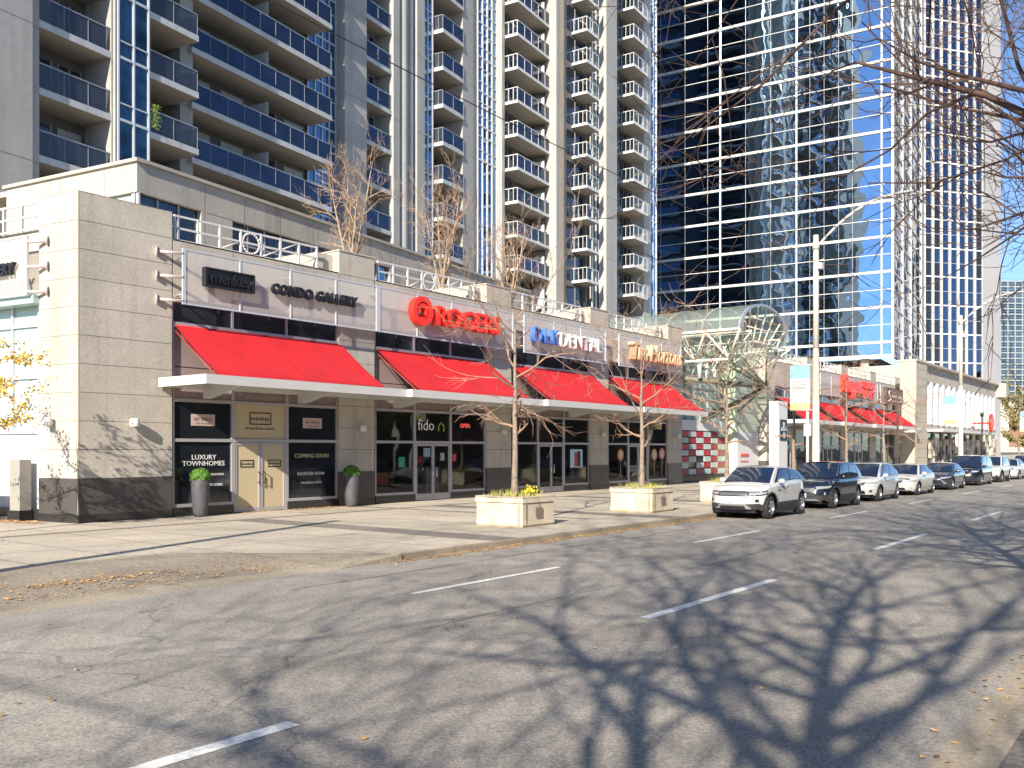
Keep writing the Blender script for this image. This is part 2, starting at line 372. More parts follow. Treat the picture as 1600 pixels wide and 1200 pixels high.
# ------------------------------------------------------------------ shopping mall wing
def fascia(root, F, a0, a1, name='fascia'):
    m = MB(F); m.box(a0, a1, 0, .5, 6.62, 8.35, 0)
    m.box(a0, a1, .004, .5, 8.30, 8.40, 0, 'fk')
    a = a0 + 2.1
    while a < a1 - .3: m.box(a, a + .018, -.003, 0, 6.62, 8.35, 1); a += 2.2
    return m.build(name, [CONC, CONCJ], root)
def pier(root, F, a0, a1, h=9.18, lampz=2.82, left=False):
    m = MB(F); m.box(a0, a1, 0, 1.6, 1.24, h, 0); m.box(a0 - .012, a1 + .012, -.012, 1.6, .23, 1.24, 1); m.box(a0 - .02, a1 + .02, -.02, 1.6, 0, .23, 2)
    z = 2.04
    while z < h - .2:
        if z < 6.4 or z > 8.3: m.box(a0 - .002, a1 + .002, -.003, .01, z - .009, z + .009, 3)
        z += .79
    m.box(a0 - .03, a1 + .03, -.03, 1.62, h, h + .05, 0)
    p = m.build('pier', [CONC, GRAN, GRAN2, CONCJ], root)
    if lampz:
        c = (a0 + a1) / 2 + .15
        m = MB(F); m.lathe((c, -.17, lampz - .11), [(0, 0), (.115, 0), (.125, .03), (.125, .19), (.11, .22), (0, .22)], 16, 0); m.box(c - .04, c + .04, -.1, 0, lampz - .06, lampz + .06, 0)
        m.build('wall_lamp', LAMPW, root)
    return p
def storefront(root, F, a, w, film=None, door=True):
    s = (0, w * .328, w * .656, w)
    m = MB(F)
    for k, x in enumerate(s):
        x0 = a + x - (.06 if k else 0) ; x1 = a + x + (.06 if k < 3 else 0)
        m.box(x0, x1, .06, .20, .33 if k in (0, 3) else 0, 5.9)
    for z in (2.28, 3.50): m.box(a, a + w, .052, .19, z, z + .10)
    for p, q in ((0, 1), (2, 3)): m.box(a + s[p], a + s[q], .05, .21, .28, .38)
    m.box(a, a + w, .055, .2, 5.80, 5.92)
    fr = m.build('storefront_frame', ALU, root)
    for p, q in ((0, 1), (2, 3)): m = MB(F); m.box(a + s[p] + (.01 if p else 0), a + s[q], .02, .3, 0, .28); m.build('plinth', GRAN2, root)
    m = MB(F)      # mauve spandrels behind the canopy, split by joints
    for p in range(3):
        m.box(a + s[p] + .06, a + s[p + 1] - .06, .13, .18, 3.60, 4.55); m.box(a + s[p] + .06, a + s[p + 1] - .06, .131, .18, 4.58, 5.80, 1 if p else 0)
    m.build('spandrel', [MAUVE, PALEP], root)
    m = MB(F)
    m.box(a, a + w, .14, .16, 5.92, 6.66); 
    wn_ = m.build('clerestory_window', TOWDK, root)
    m = MB(F)
    for x in s: m.box(a + x - .035, a + x + .035, .08, .16, 5.92, 6.66)
    m.build('mullion', ALU, wn_)
    for k, (p, q) in enumerate(((0, 1), (2, 3))):
        m = MB(F)
        m.face([(a + s[p] + .05, .12, .38), (a + s[q] - .05, .12, .38), (a + s[q] - .05, .12, 2.28), (a + s[p] + .05, .12, 2.28)])
        m.face([(a + s[p] + .05, .12, 2.38), (a + s[q] - .05, .12, 2.38), (a + s[q] - .05, .12, 3.5), (a + s[p] + .05, .12, 3.5)])
        m.build('shop_window', FILM if film else SHOPGL, root)
    m = MB(F); m.face([(a + s[1] + .06, .12, 2.38), (a + s[2] - .06, .12, 2.38), (a + s[2] - .06, .12, 3.5), (a + s[1] + .06, .12, 3.5)])
    m.build('transom_window', TAN if film else SHOPGL, root)
    mid = a + (s[1] + s[2]) / 2
    for x0, x1, hs in ((a + s[1] + .07, mid - .01, 1), (mid + .01, a + s[2] - .07, -1)):
        m = MB(F)
        m.box(x0, x0 + .07, .07, .13, .02, 2.27); m.box(x1 - .07, x1, .07, .13, .02, 2.27)
        m.box(x0 + .07, x1 - .07, .075, .125, 2.18, 2.27); m.box(x0 + .07, x1 - .07, .075, .125, .02, .14 if film else .28)
        d = m.build('door', ALU, root)
        m = MB(F); m.face([(x0 + .06, .10, .1), (x1 - .06, .10, .1), (x1 - .06, .10, 2.2), (x0 + .06, .10, 2.2)]); m.build('door_glass', TAN if film else SHOPGL, d)
        hx = x1 - .10 if hs > 0 else x0 + .10
        m = MB(F); m.path([(hx, .07, .95), (hx, -.02, .95), (hx, -.02, 1.3), (hx, .07, 1.3)], .018, 6); m.build('handle', BLACK if film else CHROME, d)
def interior(root, F, a, w, seed):
    rnd = random.Random(seed); m = MB(F)
    m.face([(a, 7, 0), (a + w, 7, 0), (a + w, 7, 3.7), (a, 7, 3.7)], 0); m.face([(a, .3, .01), (a + w, .3, .01), (a + w, 7, .01), (a, 7, .01)], 2)
    m.face([(a, .3, 3.6), (a, 7, 3.6), (a + w, 7, 3.6), (a + w, .3, 3.6)], 1)
    m.face([(a, .3, 0), (a, 7, 0), (a, 7, 3.7), (a, .3, 3.7)], 0); m.face([(a + w, .3, 0), (a + w, .3, 3.7), (a + w, 7, 3.7), (a + w, 7, 0)], 0)
    for k in range(5):
        x = a + .4 + rnd.random() * (w - 1.8); b = 1.2 + rnd.random() * 4
        m.box(x, x + .5 + rnd.random() * .7, b, b + .5, 0, .8 + rnd.random() * .7, 3 + k % 3)
    for k in range(4):
        x = a + .3 + k * w / 4; m.box(x, x + w / 5, 6.9, 6.98, 1.2, 2.4, 3 + (k + seed) % 3)
    m.build('shop_interior', [mat('interior_wall', (.34, .32, .28), .8), mat('interior_ceiling', (.3, .3, .3), .8), mat('interior_floor', (.2, .18, .16), .4),
                              mat('display_pale', (.55, .53, .50), .6), mat('display_dark', (.05, .05, .06), .6), mat('display_warm', (.30, .17, .08), .6)], root)
def canopy(root, F, a0, a1, bf=-2.42):
    m = MB(F)
    b1 = bf + .22
    m.prism([(a0, bf), (a1, b1), (a1, -.06), (a0, -.06)], 4.05, 4.14)
    m.prism([(a0 - .05, bf - .06), (a1, b1 - .06), (a1, b1), (a0 - .05, bf)], 3.90, 4.17); m.box(a0 - .05, a0, bf, -.06, 3.90, 4.17)
    m.box(a0, a1, -.3, -.07, 3.9, 4.06)
    c = m.build('canopy', WHITE, root)
    for x in (a0 + 1.5, a0 + 5.2):
        if x > a1 - .5: break
        m = MB(F); i = m._add([F.P(x + q, b, z) for q in (0, .05) for b, z in ((-2.0, 4.06), (0, 4.06), (0, 3.62), (-.35, 3.60), (-2.0, 3.97))])
        m.f += [(i, i + 1, i + 2, i + 3, i + 4), tuple(i + 5 + k for k in (4, 3, 2, 1, 0))] + [(i + k, i + 5 + k, i + 5 + (k + 1) % 5, i + (k + 1) % 5) for k in range(5)]
        m.m += [0] * 7; m.sm += [False] * 7
        m.build('canopy_bracket', WHITE, c)
    return c
def awning(root, F, a0, a1):
    m = MB(F); na, nb = 14, 8
    def pt(i, j, o):
        s = j / nb; t = i / na; x = a0 + (a1 - a0) * t
        sag = .045 * math.sin(PI * s) * (1 - .3 * abs(math.sin(PI * t * 3)))
        return (x, .06 - 2.24 * s + sag * .6, 5.84 - 1.64 * s - sag - o)
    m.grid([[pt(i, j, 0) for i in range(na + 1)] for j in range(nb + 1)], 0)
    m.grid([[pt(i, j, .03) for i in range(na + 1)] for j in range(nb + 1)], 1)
    for t in (.001, 1 / 6, 1 / 3, .5, 2 / 3, 5 / 6, .994):
        x = a0 + (a1 - a0) * t; rows = []
        for j in range(nb + 1):
            p0, p1 = pt(t * na, j, -.004), pt(t * na + .05, j, -.004); rows.append([p0, p1])
        m.grid(rows, 2)
    m.grid([[pt(i, nb - q, -.005) for i in range(na + 1)] for q in (.35, .3)], 2)
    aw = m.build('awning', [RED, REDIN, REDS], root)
    m = MB(F)
    for x in (a0, a0 + (a1 - a0) / 3, a0 + 2 * (a1 - a0) / 3, a1): m.tube((x, .0, 5.62), (x, -2.16, 4.10), .022, .022, 6)
    m.tube((a0, -2.19, 4.175), (a1, -2.19, 4.175), .02, .02, 6); m.tube((a0, .05, 5.80), (a1, .05, 5.80), .035, .035, 6)
    m.build('awning_frame', mat('awning_rod', (.35, .04, .04), .5), aw)
def railing(root, F, a0, a1, ring=True, b=.12, z0=8.42, z1=9.15):
    m = MB(F); n = max(3, round((a1 - a0) / .82)); st = (a1 - a0) / n
    for z in (z0, (z0 + z1) / 2, z1): m.box(a0, a1, b, b + .05, z - .03, z + .03)
    for k in range(n + 1):
        x = a0 + k * st; m.box(x - .032, x + .032, b - .01, b + .06, z0 - .07, z1 + .03)
    if ring:
        k = n // 2; cx = a0 + (k + .5) * st; cz = (z0 + z1) / 2; r = .33
        pts = [(cx + r * math.cos(t * PI / 10), b + .02, cz + r * math.sin(t * PI / 10)) for t in range(21)]
        m.path(pts, .035, 6)
        for q, sg in ((k - 1, 1), (k + 1, 1), (k + 2, -1), (k + 3, 1)):
            if 0 <= q < n:
                x = a0 + q * st; m.tube((x, b + .02, z0 if sg > 0 else cz), (x + st, b + .02, cz if sg > 0 else z1), .025, .025, 5)
    return m.build('railing', WHITE, root)
def signpanel(root, F, a0, a1, divs, tubes=True, b=-.42):
    m = MB(F); m.face([(a0, b, 6.42), (a1, b, 6.42), (a1, b, 8.04), (a0, b, 8.04)])
    s = m.build('sign_mesh_panel', MESHM, root)
    m = MB(F); m.box(a0, a1, b - .02, b + .03, 8.02, 8.07); m.box(a0, a1, b - .02, b + .03, 6.39, 6.44)
    n = divs
    for k in range(n + 1):
        x = a0 + (a1 - a0) * k / n; w = .05 if k in (0, n) else .022; m.box(x - w, x + w, b - .025, b + .03, 6.39, 8.07)
    for k in range(n + 1):
        x = a0 + (a1 - a0) * k / n; m.tube((x, b, 7.8), (x, .0, 7.8), .02, .02, 5); m.tube((x, b, 6.7), (x, .0, 6.7), .02, .02, 5)
    m.build('sign_frame', MULL, s)
    return s
def stub(root, F, pts, name='sign_arm'):
    for z in (7.93, 7.22, 6.51):
        m = MB(F); (x0, b0), (x1, b1) = pts
        m.tube((x0, b0, z), (x1, b1, z - .02), .052, .052, 10)
        d = Vector((x1 - x0, b1 - b0, 0)).normalized()
        m.tube((x0, b0, z), (x0 + d.x * .03, b0 + d.y * .03, z), .15, .15, 16)
        m.build(name, mat('sign_arm_metal', (.62, .55, .53), .35, metal=.4), root)
BW = 6.55; PW = 1.75; PT = 8.3
mall = thing('shopping_mall', MF.P(0, 0, 0), 'low stone mall wing with four big red awnings nearest the camera', 'building', 'wings of the red-awning mall')
# corner pier
c0 = MF.P(0, 0, 0); LF = Fr(-11.98 - .885 * 1.68, 25.1 + .4655 * 1.68, .885, -.4655)
def inM(x, y):
    dx, dy = x - MF.o[0], y - MF.o[1]; return (dx * MF.d[0] + dy * MF.d[1], -dx * MF.d[1] + dy * MF.d[0])
pl = inM(*LF.o)
back = inM(*LF.P(0, 1.3, 0)[:2])
poly = [(0, 0), (2.86, 0), (2.86, 1.8), back, pl]
def grow(P, e):
    cx = sum(p[0] for p in P) / len(P); cy = sum(p[1] for p in P) / len(P)
    return [(p[0] + e * (1 if p[0] > cx else -1) * .7, p[1] + e * (1 if p[1] > cy else -1)) for p in P]
m = MB(MF); m.prism(poly, 1.24, 9.2, 0); m.prism(grow(poly, .012), .23, 1.24, 1); m.prism(grow(poly, .02), 0, .23, 2)
z = 2.045
for k in range(10):
    m.prism(grow(poly, .003), z - .008, z + .008, 3); z += .795
m.box(-.012, .012, -.006, .01, .24, 9.2, 4)
m.build('corner_pier', [CONC, GRAN, GRAN2, CONCJ, mat('yellow_sealant', (.55, .48, .33), .7)], mall)
for F_, x in ((MF, 1.55), (LF, .62)):
    m = MB(F_); m.lathe((x, -.2, 2.70), [(0, 0), (.125, 0), (.135, .03), (.135, .21), (.12, .24), (0, .24)], 16, 0); m.box(x - .04, x + .04, -.12, 0, 2.76, 2.87, 0)
    m.build('wall_lamp', LAMPW, mall)
stub(mall, MF, ((2.35, 0), (2.98, -.42)))
stub(mall, LF, ((.42, -.0), (-.10, -.32)))
for i in range(4):
    a = 2.92 + PT * i + (.1 if i else 0)
    storefront(mall, MF, a, BW, film=(i == 0))
    if i: interior(mall, MF, a, BW, i)
    fascia(mall, MF, a - .02, a + BW + .06)
    pier(mall, MF, a + BW + (.02 if i == 0 else 0), a + BW + PW)
    awning(mall, MF, a + .06, a + BW + .16)
    canopy(mall, MF, 2.42 + PT * i, 2.42 + PT * (i + 1) - (.02 if i < 3 else .6))
    railing(mall, MF, a + .12 + (.1 if i else 0), a + BW - (.9 if i == 0 else .7))
# rooftop planter box beside each pier and roof slab
for i in range(4):
    a = 2.92 + PT * i + (.1 if i else 0) + BW
    m = MB(MF); m.box(a - .75, a + .02, .35, 1.5, 8.2, 9.05); m.box(a - .8, a + PW, 1.2, 2.7, 8.2, 9.1)
    m.build('roof_planter', CREAM, mall)
m = MB(MF); m.box(0, 36.4, .55, 14, 7.6, 8.1); m.build('roof', CONC, mall)
m = MB(MF); m.box(0.2, 36.3, 7.1, 13.9, 0, 7.6); m.box(36.2, 36.35, 1.5, 13.9, 0, 8.2); m.build('wall', CONC, mall)
signpanel(mall, MF, 2.99, 10.95, 4); signpanel(mall, MF, 11.05, 19.2, 4); signpanel(mall, MF, 20.05, 26.95, 3); signpanel(mall, MF, 28.3, 35.2, 3)
# left return of the mall
m = MB(LF)
m.box(-9, 0, .25, .6, 6.6, 8.4, 0); m.box(-9, 0, .15, .5, 0, .33, 1); m.box(-.35, 0, .2, .5, .33, 6.6, 2); m.build('return_wall', [CONC, GRAN2, WPANEL], mall)
m = MB(LF); m.face([(-9, .3, 2.6), (-.0, .3, 2.6), (-.0, .3, 6.6), (-9, .3, 6.6)]); mg = m.build('return_glazing', MINT, mall)
m = MB(LF)
for z in (2.5, 4.1, 5.6): m.box(-9, 0, .22, .32, z, z + .09)
for x in (-1.6, -3.2, -4.8): m.box(x, x + .07, .22, .3, 2.5, 6.6)
m.build('mullion', MULL, mg)
m = MB(LF); m.face([(-9, .3, .33), (0, .3, .33), (0, .3, 2.6), (-9, .3, 2.6)]); m.build('return_panel', WPANEL, mall)
m = MB(LF); m.box(-4.9, 0.02, -.2, .22, 6.2, 6.42); m.build('return_ledge', mat('mint_ledge', (.42, .56, .52), .3), mall)
railing(mall, LF, -6, -.15, False)
m = MB(LF); m.face([(-6, -.30, 6.42), (-.12, -.30, 6.42), (-.12, -.30, 8.06), (-6, -.30, 8.06)]); s_ = m.build('sign_mesh_panel', MESHM, mall)
m = MB(LF); m.box(-6, -.1, -.33, -.28, 8.04, 8.09); m.box(-6, -.1, -.33, -.28, 6.4, 6.45); m.box(-.16, -.06, -.34, -.27, 6.4, 8.09); m.box(-2.5, -2.45, -.33, -.28, 6.4, 8.09); m.build('sign_frame', WHITE, s_)
# ------------------------------------------------------------------ shop signs
def sign(label, F, a, b, z, cat='sign', grp='raised shop signs along the mall'):
    return thing('shop_sign', F.P(a, b, z), label, cat, grp)
s = sign('black box sign reading menkes at the left end of the mesh band', MF, 4.4, -.5, 7)
m = MB(MF); m.box(3.62, 5.34, -.56, -.46, 7.04, 7.56, 0)
for q in ((3.62, 5.34, 7.54, 7.59), (3.62, 5.34, 7.01, 7.06), (3.58, 3.64, 7.01, 7.59), (5.32, 5.38, 7.01, 7.59)): m.box(q[0], q[1], -.66, -.46, q[2], q[3], 1)
m.build('backing_box', [mat('sign_grey', (.07, .07, .075), .5), BLACK], s)
text('menkes', .50, .04, MF, 3.78, -.62, 7.30, [BLACK, BLACK], 'letters', s, width=1.4, bold=.012)
s = sign('black raised letters reading CONDO GALLERY on the mesh band', MF, 8, -.5, 7)
text('CONDO GALLERY', .46, .06, MF, 6.1, -.55, 7.28, [BLACK, BLACK], 'letters', s, width=3.75, bold=.022, space=1.1)
s = sign('black letters at the far left edge of the photo ending in DENY', LF, -1.3, -.4, 7)
text('PRESENTATION GALLERY', .44, .06, LF, -5.2, -.42, 7.16, [BLACK, BLACK], 'letters', s, width=4.75, bold=.02)
s['label'] = 'black raised letters cut off at the far left edge of the photo'
s = sign('large red ROGERS letters with a round red emblem', MF, 15, -.5, 7)
text('ROGERS', 1.05, .16, MF, 13.85, -.66, 7.26, [REDP, mat('red_sign_side', (.55, .015, .01), .4)], 'letters', s, width=4.05, bold=.018)
m = MB(MF)
def ringmesh(m, cx, cz, ro, ri, b0, b1, t0=0, t1=2 * PI, n=40):
    rows = []
    for k in range(n + 1):
        t = t0 + (t1 - t0) * k / n; c, q = math.cos(t), math.sin(t)
        rows.append([(cx + ri * c, b0, cz + ri * q), (cx + ro * c, b0, cz + ro * q), (cx + ro * c, b1, cz + ro * q), (cx + ri * c, b1, cz + ri * q), (cx + ri * c, b0, cz + ri * q)])
    m.grid(rows, 0, False)
ringmesh(m, 13.08, 7.38, .56, .36, -.78, -.48); ringmesh(m, 13.08, 7.38, .30, .17, -.76, -.48, R(-60), R(200))
m.box(13.0, 13.2, -.76, -.5, 6.86, 7.15)
m.build('emblem', REDP, s)
s = sign('blue and white DLK DENTAL letters with dark sides', MF, 23, -.5, 7)
text('DLK', 1.0, .12, MF, 20.42, -.60, 7.2, [BLUEL, LETTERW], 'letters', s, width=2.0, bold=-.012, space=1.15)
text('DENTAL', 1.0, .12, MF, 22.55, -.60, 7.16, [LETTERW, BROWN], 'letters', s, width=3.6, bold=-.012, space=1.12)
s = sign('cream and orange script sign reading Tim Hortons', MF, 31, -.5, 7)
text('Tim Hortons', 1.3, .2, MF, 29.0, -.70, 7.20, [CREAML, ORANGE], 'letters', s, width=5.5, bold=.012, shear=.28)
# lettering on bay one windows (parts of the mall)
def wtext(body, size, a, z, mt, w=None, b=.112, F=MF, al='CENTER'): return text(body, size, .002, F, a, b, z, [mt], 'window_lettering', mall, width=w, align=al)
wtext('LUXURY\nTOWNHOMES', .215, 4.03, 1.70, LETTERW, 1.5); wtext('NY BOULEVARD', .09, 4.35, 1.26, LETTERW, .8); wtext('menkes.com', .17, 4.25, .95, LETTERW, .9)
wtext('COMING SOON', .20, 8.33, 1.82, mat('gold_letter', (.55, .56, .30), .5), 1.5); wtext('REGISTER NOW', .15, 8.3, 1.20, LETTERW, 1.2); wtext('menkes.com', .15, 8.3, .90, LETTERW, .9)
for x in (4.0, 8.35):
    m = MB(MF); m.box(x - .42, x + .42, .105, .115, 2.78, 3.14); m.build('placard', PINKP, mall); wtext('NY WALK', .16, x, 2.98, BROWN, .62, .10); wtext('ON YONGE', .06, x, 2.85, BROWN, .5, .10)
wtext('menkes', .22, 6.15, 3.06, BLACK, .72, .112); wtext('menkes.com', .15, 6.15, 2.74, BLACK, 1.15, .112)
for cx, cz, w, h in ((6.15, 3.06, .43, .17), (5.62, 1.58, .26, .09), (6.72, 1.58, .26, .09)):
    m = MB(MF)
    for q in ((cx - w, cx + w, cz + h, cz + h + .03), (cx - w, cx + w, cz - h - .03, cz - h), (cx - w, cx - w + .03, cz - h, cz + h), (cx + w - .03, cx + w, cz - h, cz + h)): m.box(q[0], q[1], .088, .094, q[2], q[3])
    m.build('logo_frame', BLACK, mall)
wtext('menkes', .12, 5.62, 1.58, BLACK, .42, .09); wtext('menkes', .12, 6.72, 1.58, BLACK, .42, .09)
wtext('fido', .62, 14.15, 3.0, mat('fido_white', (.8, .82, .8), .5), .95, .10)
m = MB(MF); m.tube((14.9, .1, 2.78), (14.9, .1, 3.0), .02); m.tube((14.9, .1, 3.0), (15.06, .1, 3.14), .02); m.tube((15.06, .1, 3.14), (15.22, .1, 3.0), .02); m.tube((15.22, .1, 3.0), (15.22, .1, 2.78), .02); m.build('window_emblem', mat('lime', (.45, .6, .1), .5), mall)
wtext('OPEN', .26, 16.6, 3.03, NEON, .62, .14)
def poster(F, a0, a1, z0, z1, mt, b=.10, name='poster'): m = MB(F); m.box(a0, a1, b, b + .006, z0, z1); return m.build(name, mt, mall)
PW_ = mat('poster_white', (.62, .66, .68), .6); PB = mat('poster_blue', (.30, .45, .55), .6); PR = mat('poster_red', (.5, .05, .05), .6)
poster(MF, 14.0, 14.4, 1.75, 2.1, PB); poster(MF, 15.0, 15.25, 1.6, 1.9, PW_); poster(MF, 15.75, 15.98, 1.55, 1.85, PR); poster(MF, 13.62, 13.9, 1.5, 1.8, PR); poster(MF, 12.6, 12.95, 1.35, 1.75, mat('poster_green', (.03, .25, .15), .6)); poster(MF, 11.5, 12.3, .72, .95, PR, .4)
poster(MF, 24.5, 25.6, 1.15, 2.05, mat('poster_pale_blue', (.42, .62, .72), .6)); poster(MF, 24.85, 25.1, 1.2, 1.9, PR, .09); poster(MF, 25.1, 25.4, 1.2, 1.95, BLACK, .088)
for x, z_, mt in ((29.3, 1.75, ORANGE), (33.0, 1.75, mat('tan_disc', (.50, .30, .16), .6)), (33.9, 1.8, mat('pink_disc', (.62, .16, .18), .6))):
    m = MB(MF); m.tube((x, .105, z_), (x, .095, z_), .33, .33, 24, 0); m.tube((x, .094, z_), (x, .09, z_), .22, .22, 20, 1); m.tube((x, .1, z_), (x, .1, z_ - 1.2), .012, .012, 5, 1)
    m.build('round_window_sign', [mt, mat('cream_disc', (.6, .48, .32), .6)], mall)
# ------------------------------------------------------------------ second floor set back on the terrace (tower orientation)
SF = Fr(-12.38, 30.0, 757, 1420)
sec = thing('set_back_storey', SF.P(0, 0, 8.1), 'plain pale concrete upper storey with dark strip windows behind the roof railings', 'building')
m = MB(SF)
def band(m, a0, a1):
    m.box(a0, a1, 0, .35, 10.56, 11.55, 0); m.box(a0, a1, 0, .35, 7.9, 8.5, 0)
ops = [(.05, 2.75), (4.25, 10.6), (11.55, 14.2), (18.6, 22.2)]
band(m, 0, 28.2)
p0 = 0
for o0_, o1_ in ops + [(28.2, 28.2)]:
    if o0_ - p0 > .1: m.box(p0, o0_, 0, .35, 8.5, 10.56, 0)
    p0 = o1_
m.box(-6.1, 28.2, .35, .4, 0, .1, 0)
m.box(28.2, 28.5, 0, 6, 7.9, 11.55, 0)
x = 2.9
while x < 28: m.box(x, x + .02, -.004, 0, 8.5, 11.5, 1); x += 1.95
m.box(3, 28.2, -.004, 0, 10.54, 10.56, 1)
LS = SF.sub(0, 0, PI / 2)     # left face, a runs away into depth
m.build('wall', [CONC, CONCJ], sec)
L2F = Fr(-12.38 - .885 * 6.88, 30 + .4655 * 6.88, .885, -.4655)
m = MB(L2F); m.box(0, 6.88, 0, .3, 10.56, 11.55, 0); m.box(0, 5.3, 0, .3, 7.9, 10.56, 0); m.box(6.5, 6.86, .0, .3, 7.9, 8.4, 0)
for x in (1.4, 3.0, 5.3): m.box(x, x + .02, -.004, 0, 8.0, 11.5, 1)
m.build('side_wall', [CONC, CONCJ], sec)
m = MB(L2F); m.box(-.1, 6.98, -.1, .4, 11.55, 11.66, 0); m.build('coping', CREAM, sec)
m = MB(SF); m.box(0, 28.6, -.1, .4, 11.56, 11.67, 0); m.box(0, 28.3, .3, 9, 11.3, 11.5, 0); m.build('coping', CREAM, sec)
for o0_, o1_ in ops:
    m = MB(SF); m.box(o0_, o1_, .18, .2, 8.5, 10.56); w_ = m.build('window', TOWDK if o0_ < 11 else TOWGL, sec)
    m = MB(SF); n_ = max(2, round((o1_ - o0_) / .9))
    for k in range(n_ + 1): x = o0_ + (o1_ - o0_) * k / n_; m.box(x - .03, x + .03, .12, .2, 8.5, 10.56)
    m.box(o0_, o1_, .125, .2, 9.75, 9.81); m.build('window_frame', ALU, w_)
m = MB(L2F); m.box(5.3, 6.88, .12, .14, 8.4, 10.56, 0); m.box(6.55, 6.65, .05, .14, 8.4, 10.56, 1); m.box(6.78, 6.88, .05, .14, 8.4, 10.56, 1); m.build('corner_window', [MINT, WHITE], sec)
# ------------------------------------------------------------------ apartment towers
def segf(vpx, x0, Y0): return Fr((x0 - 800) / 1420 * Y0, Y0, vpx - 800, 1420)
mat('dark_rail', (.30, .32, .35), .4, metal=.4)
def balcony(root, F, a0, a1, b0, b1, z, glass=BLUEGL, name='balcony', nposts=None, side='l', endglass=SMOKEGL, white=False, corner=0):
    """slab with railing; b0 front edge; side: which returns carry glass"""
    t = .24 if white else .30
    m = MB(F)
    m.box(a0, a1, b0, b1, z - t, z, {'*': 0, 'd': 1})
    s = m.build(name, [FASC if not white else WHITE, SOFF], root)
    m = MB(F)
    if glass: m.face([(a0 + .05, b0 + .06, z + .06), (a1 - .05, b0 + .06, z + .06), (a1 - .05, b0 + .06, z + 1.02), (a0 + .05, b0 + .06, z + 1.02)])
    gp = m.build('glass_panel', glass, s); reg(s, gp)
    m = MB(F)
    if 'l' in side: m.face([(a0 + .06, b0 + .06, z + .06), (a0 + .06, b0 + 1.6, z + .06), (a0 + .06, b0 + 1.6, z + 1.02), (a0 + .06, b0 + .06, z + 1.02)])
    if 'r' in side: m.face([(a1 - .06, b0 + .06, z + .06), (a1 - .06, b1, z + .06), (a1 - .06, b1, z + 1.02), (a1 - .06, b0 + .06, z + 1.02)])
    if m.f: reg(s, m.build('end_glass_panel', endglass, s))
    pw = .022 if white else .008
    m = MB(F); n = nposts or max(2, round((a1 - a0) / 1.25))
    m.box(a0 + .02, a1 - .02, b0 + .03, b0 + .09, z + 1.02, z + 1.08)
    for k in range(n + 1):
        x = a0 + .05 + (a1 - a0 - .1) * k / n; m.box(x - pw, x + pw, b0 + .035, b0 + .085, z, z + 1.02)
    for sd_, x in (('l', a0 + .05), ('r', a1 - .05)):
        if sd_ in side:
            m.box(x - .03, x + .03, b0 + .09, b1, z + 1.02, z + 1.08)
            for q in (.45, .9, 1.35):
                if b0 + q < b1: m.box(x - .018, x + .018, b0 + q - .02, b0 + q + .02, z, z + 1.02)
    reg(s, m.build('railing', MATS['dark_rail'] if not white else WHITE, s))
    return s
def stack(s, n, pitch):
    out = [s]
    for k in range(1, n): out.append(dup(s, None, (0, 0, pitch * k)))
    return out
def curtain(root, F, a0, a1, b, z0, z1, pitch, zf, nx, glass=TOWGL, mm=MULL, sub=(.9,), w=.045, name='curtain_wall'):
    m = MB(F); m.box(a0, a1, b, b + .1, z0, z1); gl = m.build(name, glass, root)
    m = MB(F)
    for k in range(nx + 1): x = a0 + (a1 - a0) * k / nx; m.box(x - w, x + w, b - .07, b, z0, z1)
    z = zf
    while z < z1:
        if z > z0:
            m.box(a0, a1, b - .06, b, z - .06, z + .06)
            for q in sub: m.box(a0, a1, b - .055, b, z + q - .03, z + q + .03)
        z += pitch
    m.build('mullion', mm, gl); return gl
TF = segf(1560, 300, 46.7)
TOP = 118
tower = thing('apartment_tower', TF.P(3, 4, 8), 'tall condominium tower at upper left with long dark blue glass balconies', 'apartment tower', 'residential towers')
P1 = 2.84; Z1 = 17.08
def vis(zt): return [Z1 + P1 * k for k in range(-3, 9) if zt[0] < Z1 + P1 * k < zt[1]]
def concrete(root, F, a0, a1, b0, b1, z0, z1, name='column', groove=True, mt=CONC_T):
    m = MB(F); m.box(a0, a1, b0, b1, z0, z1, 0)
    if groove:
        z = z0 + 2.3
        while z < z1: m.box(a0 - .002, a1 + .002, b0 - .004, b0 + .01, z, z + .03, 1); z += P1 * 2
    return m.build(name, [mt, CONCJ], root)
concrete(tower, TF, -19, -9.62, -1.3, 6, 6, TOP, 'wall_panel'); concrete(tower, TF, -9.62, -9.16, -1.06, 6, 6, TOP, 'pilaster')
concrete(tower, TF, -5.6, -5.36, -1.0, 4, 6, TOP, 'pilaster')
concrete(tower, TF, -.55, .28, .25, 4, 6, TOP, 'pilaster')
concrete(tower, TF, 13.65, 15.97, 1.0, 5, 6, TOP)
concrete(tower, TF, 19.05, 19.8, 1.0, 5, 6, TOP); concrete(tower, TF, 19.9, 21.3, 2.1, 5, 6, TOP, mt=CONC_T)
for x, r in ((20.55, .55), (21.5, .42)):
    m = MB(TF); m.lathe((x, 1.5, 6), [(r, 0), (r, TOP - 6)], 20); m.build('round_column', CONC_T, tower)
concrete(tower, TF, 22.0, 23.0, 1.0, 5, 6, TOP)
concrete(tower, TF, 27.6, 30.2, .5, 6, 6, TOP)
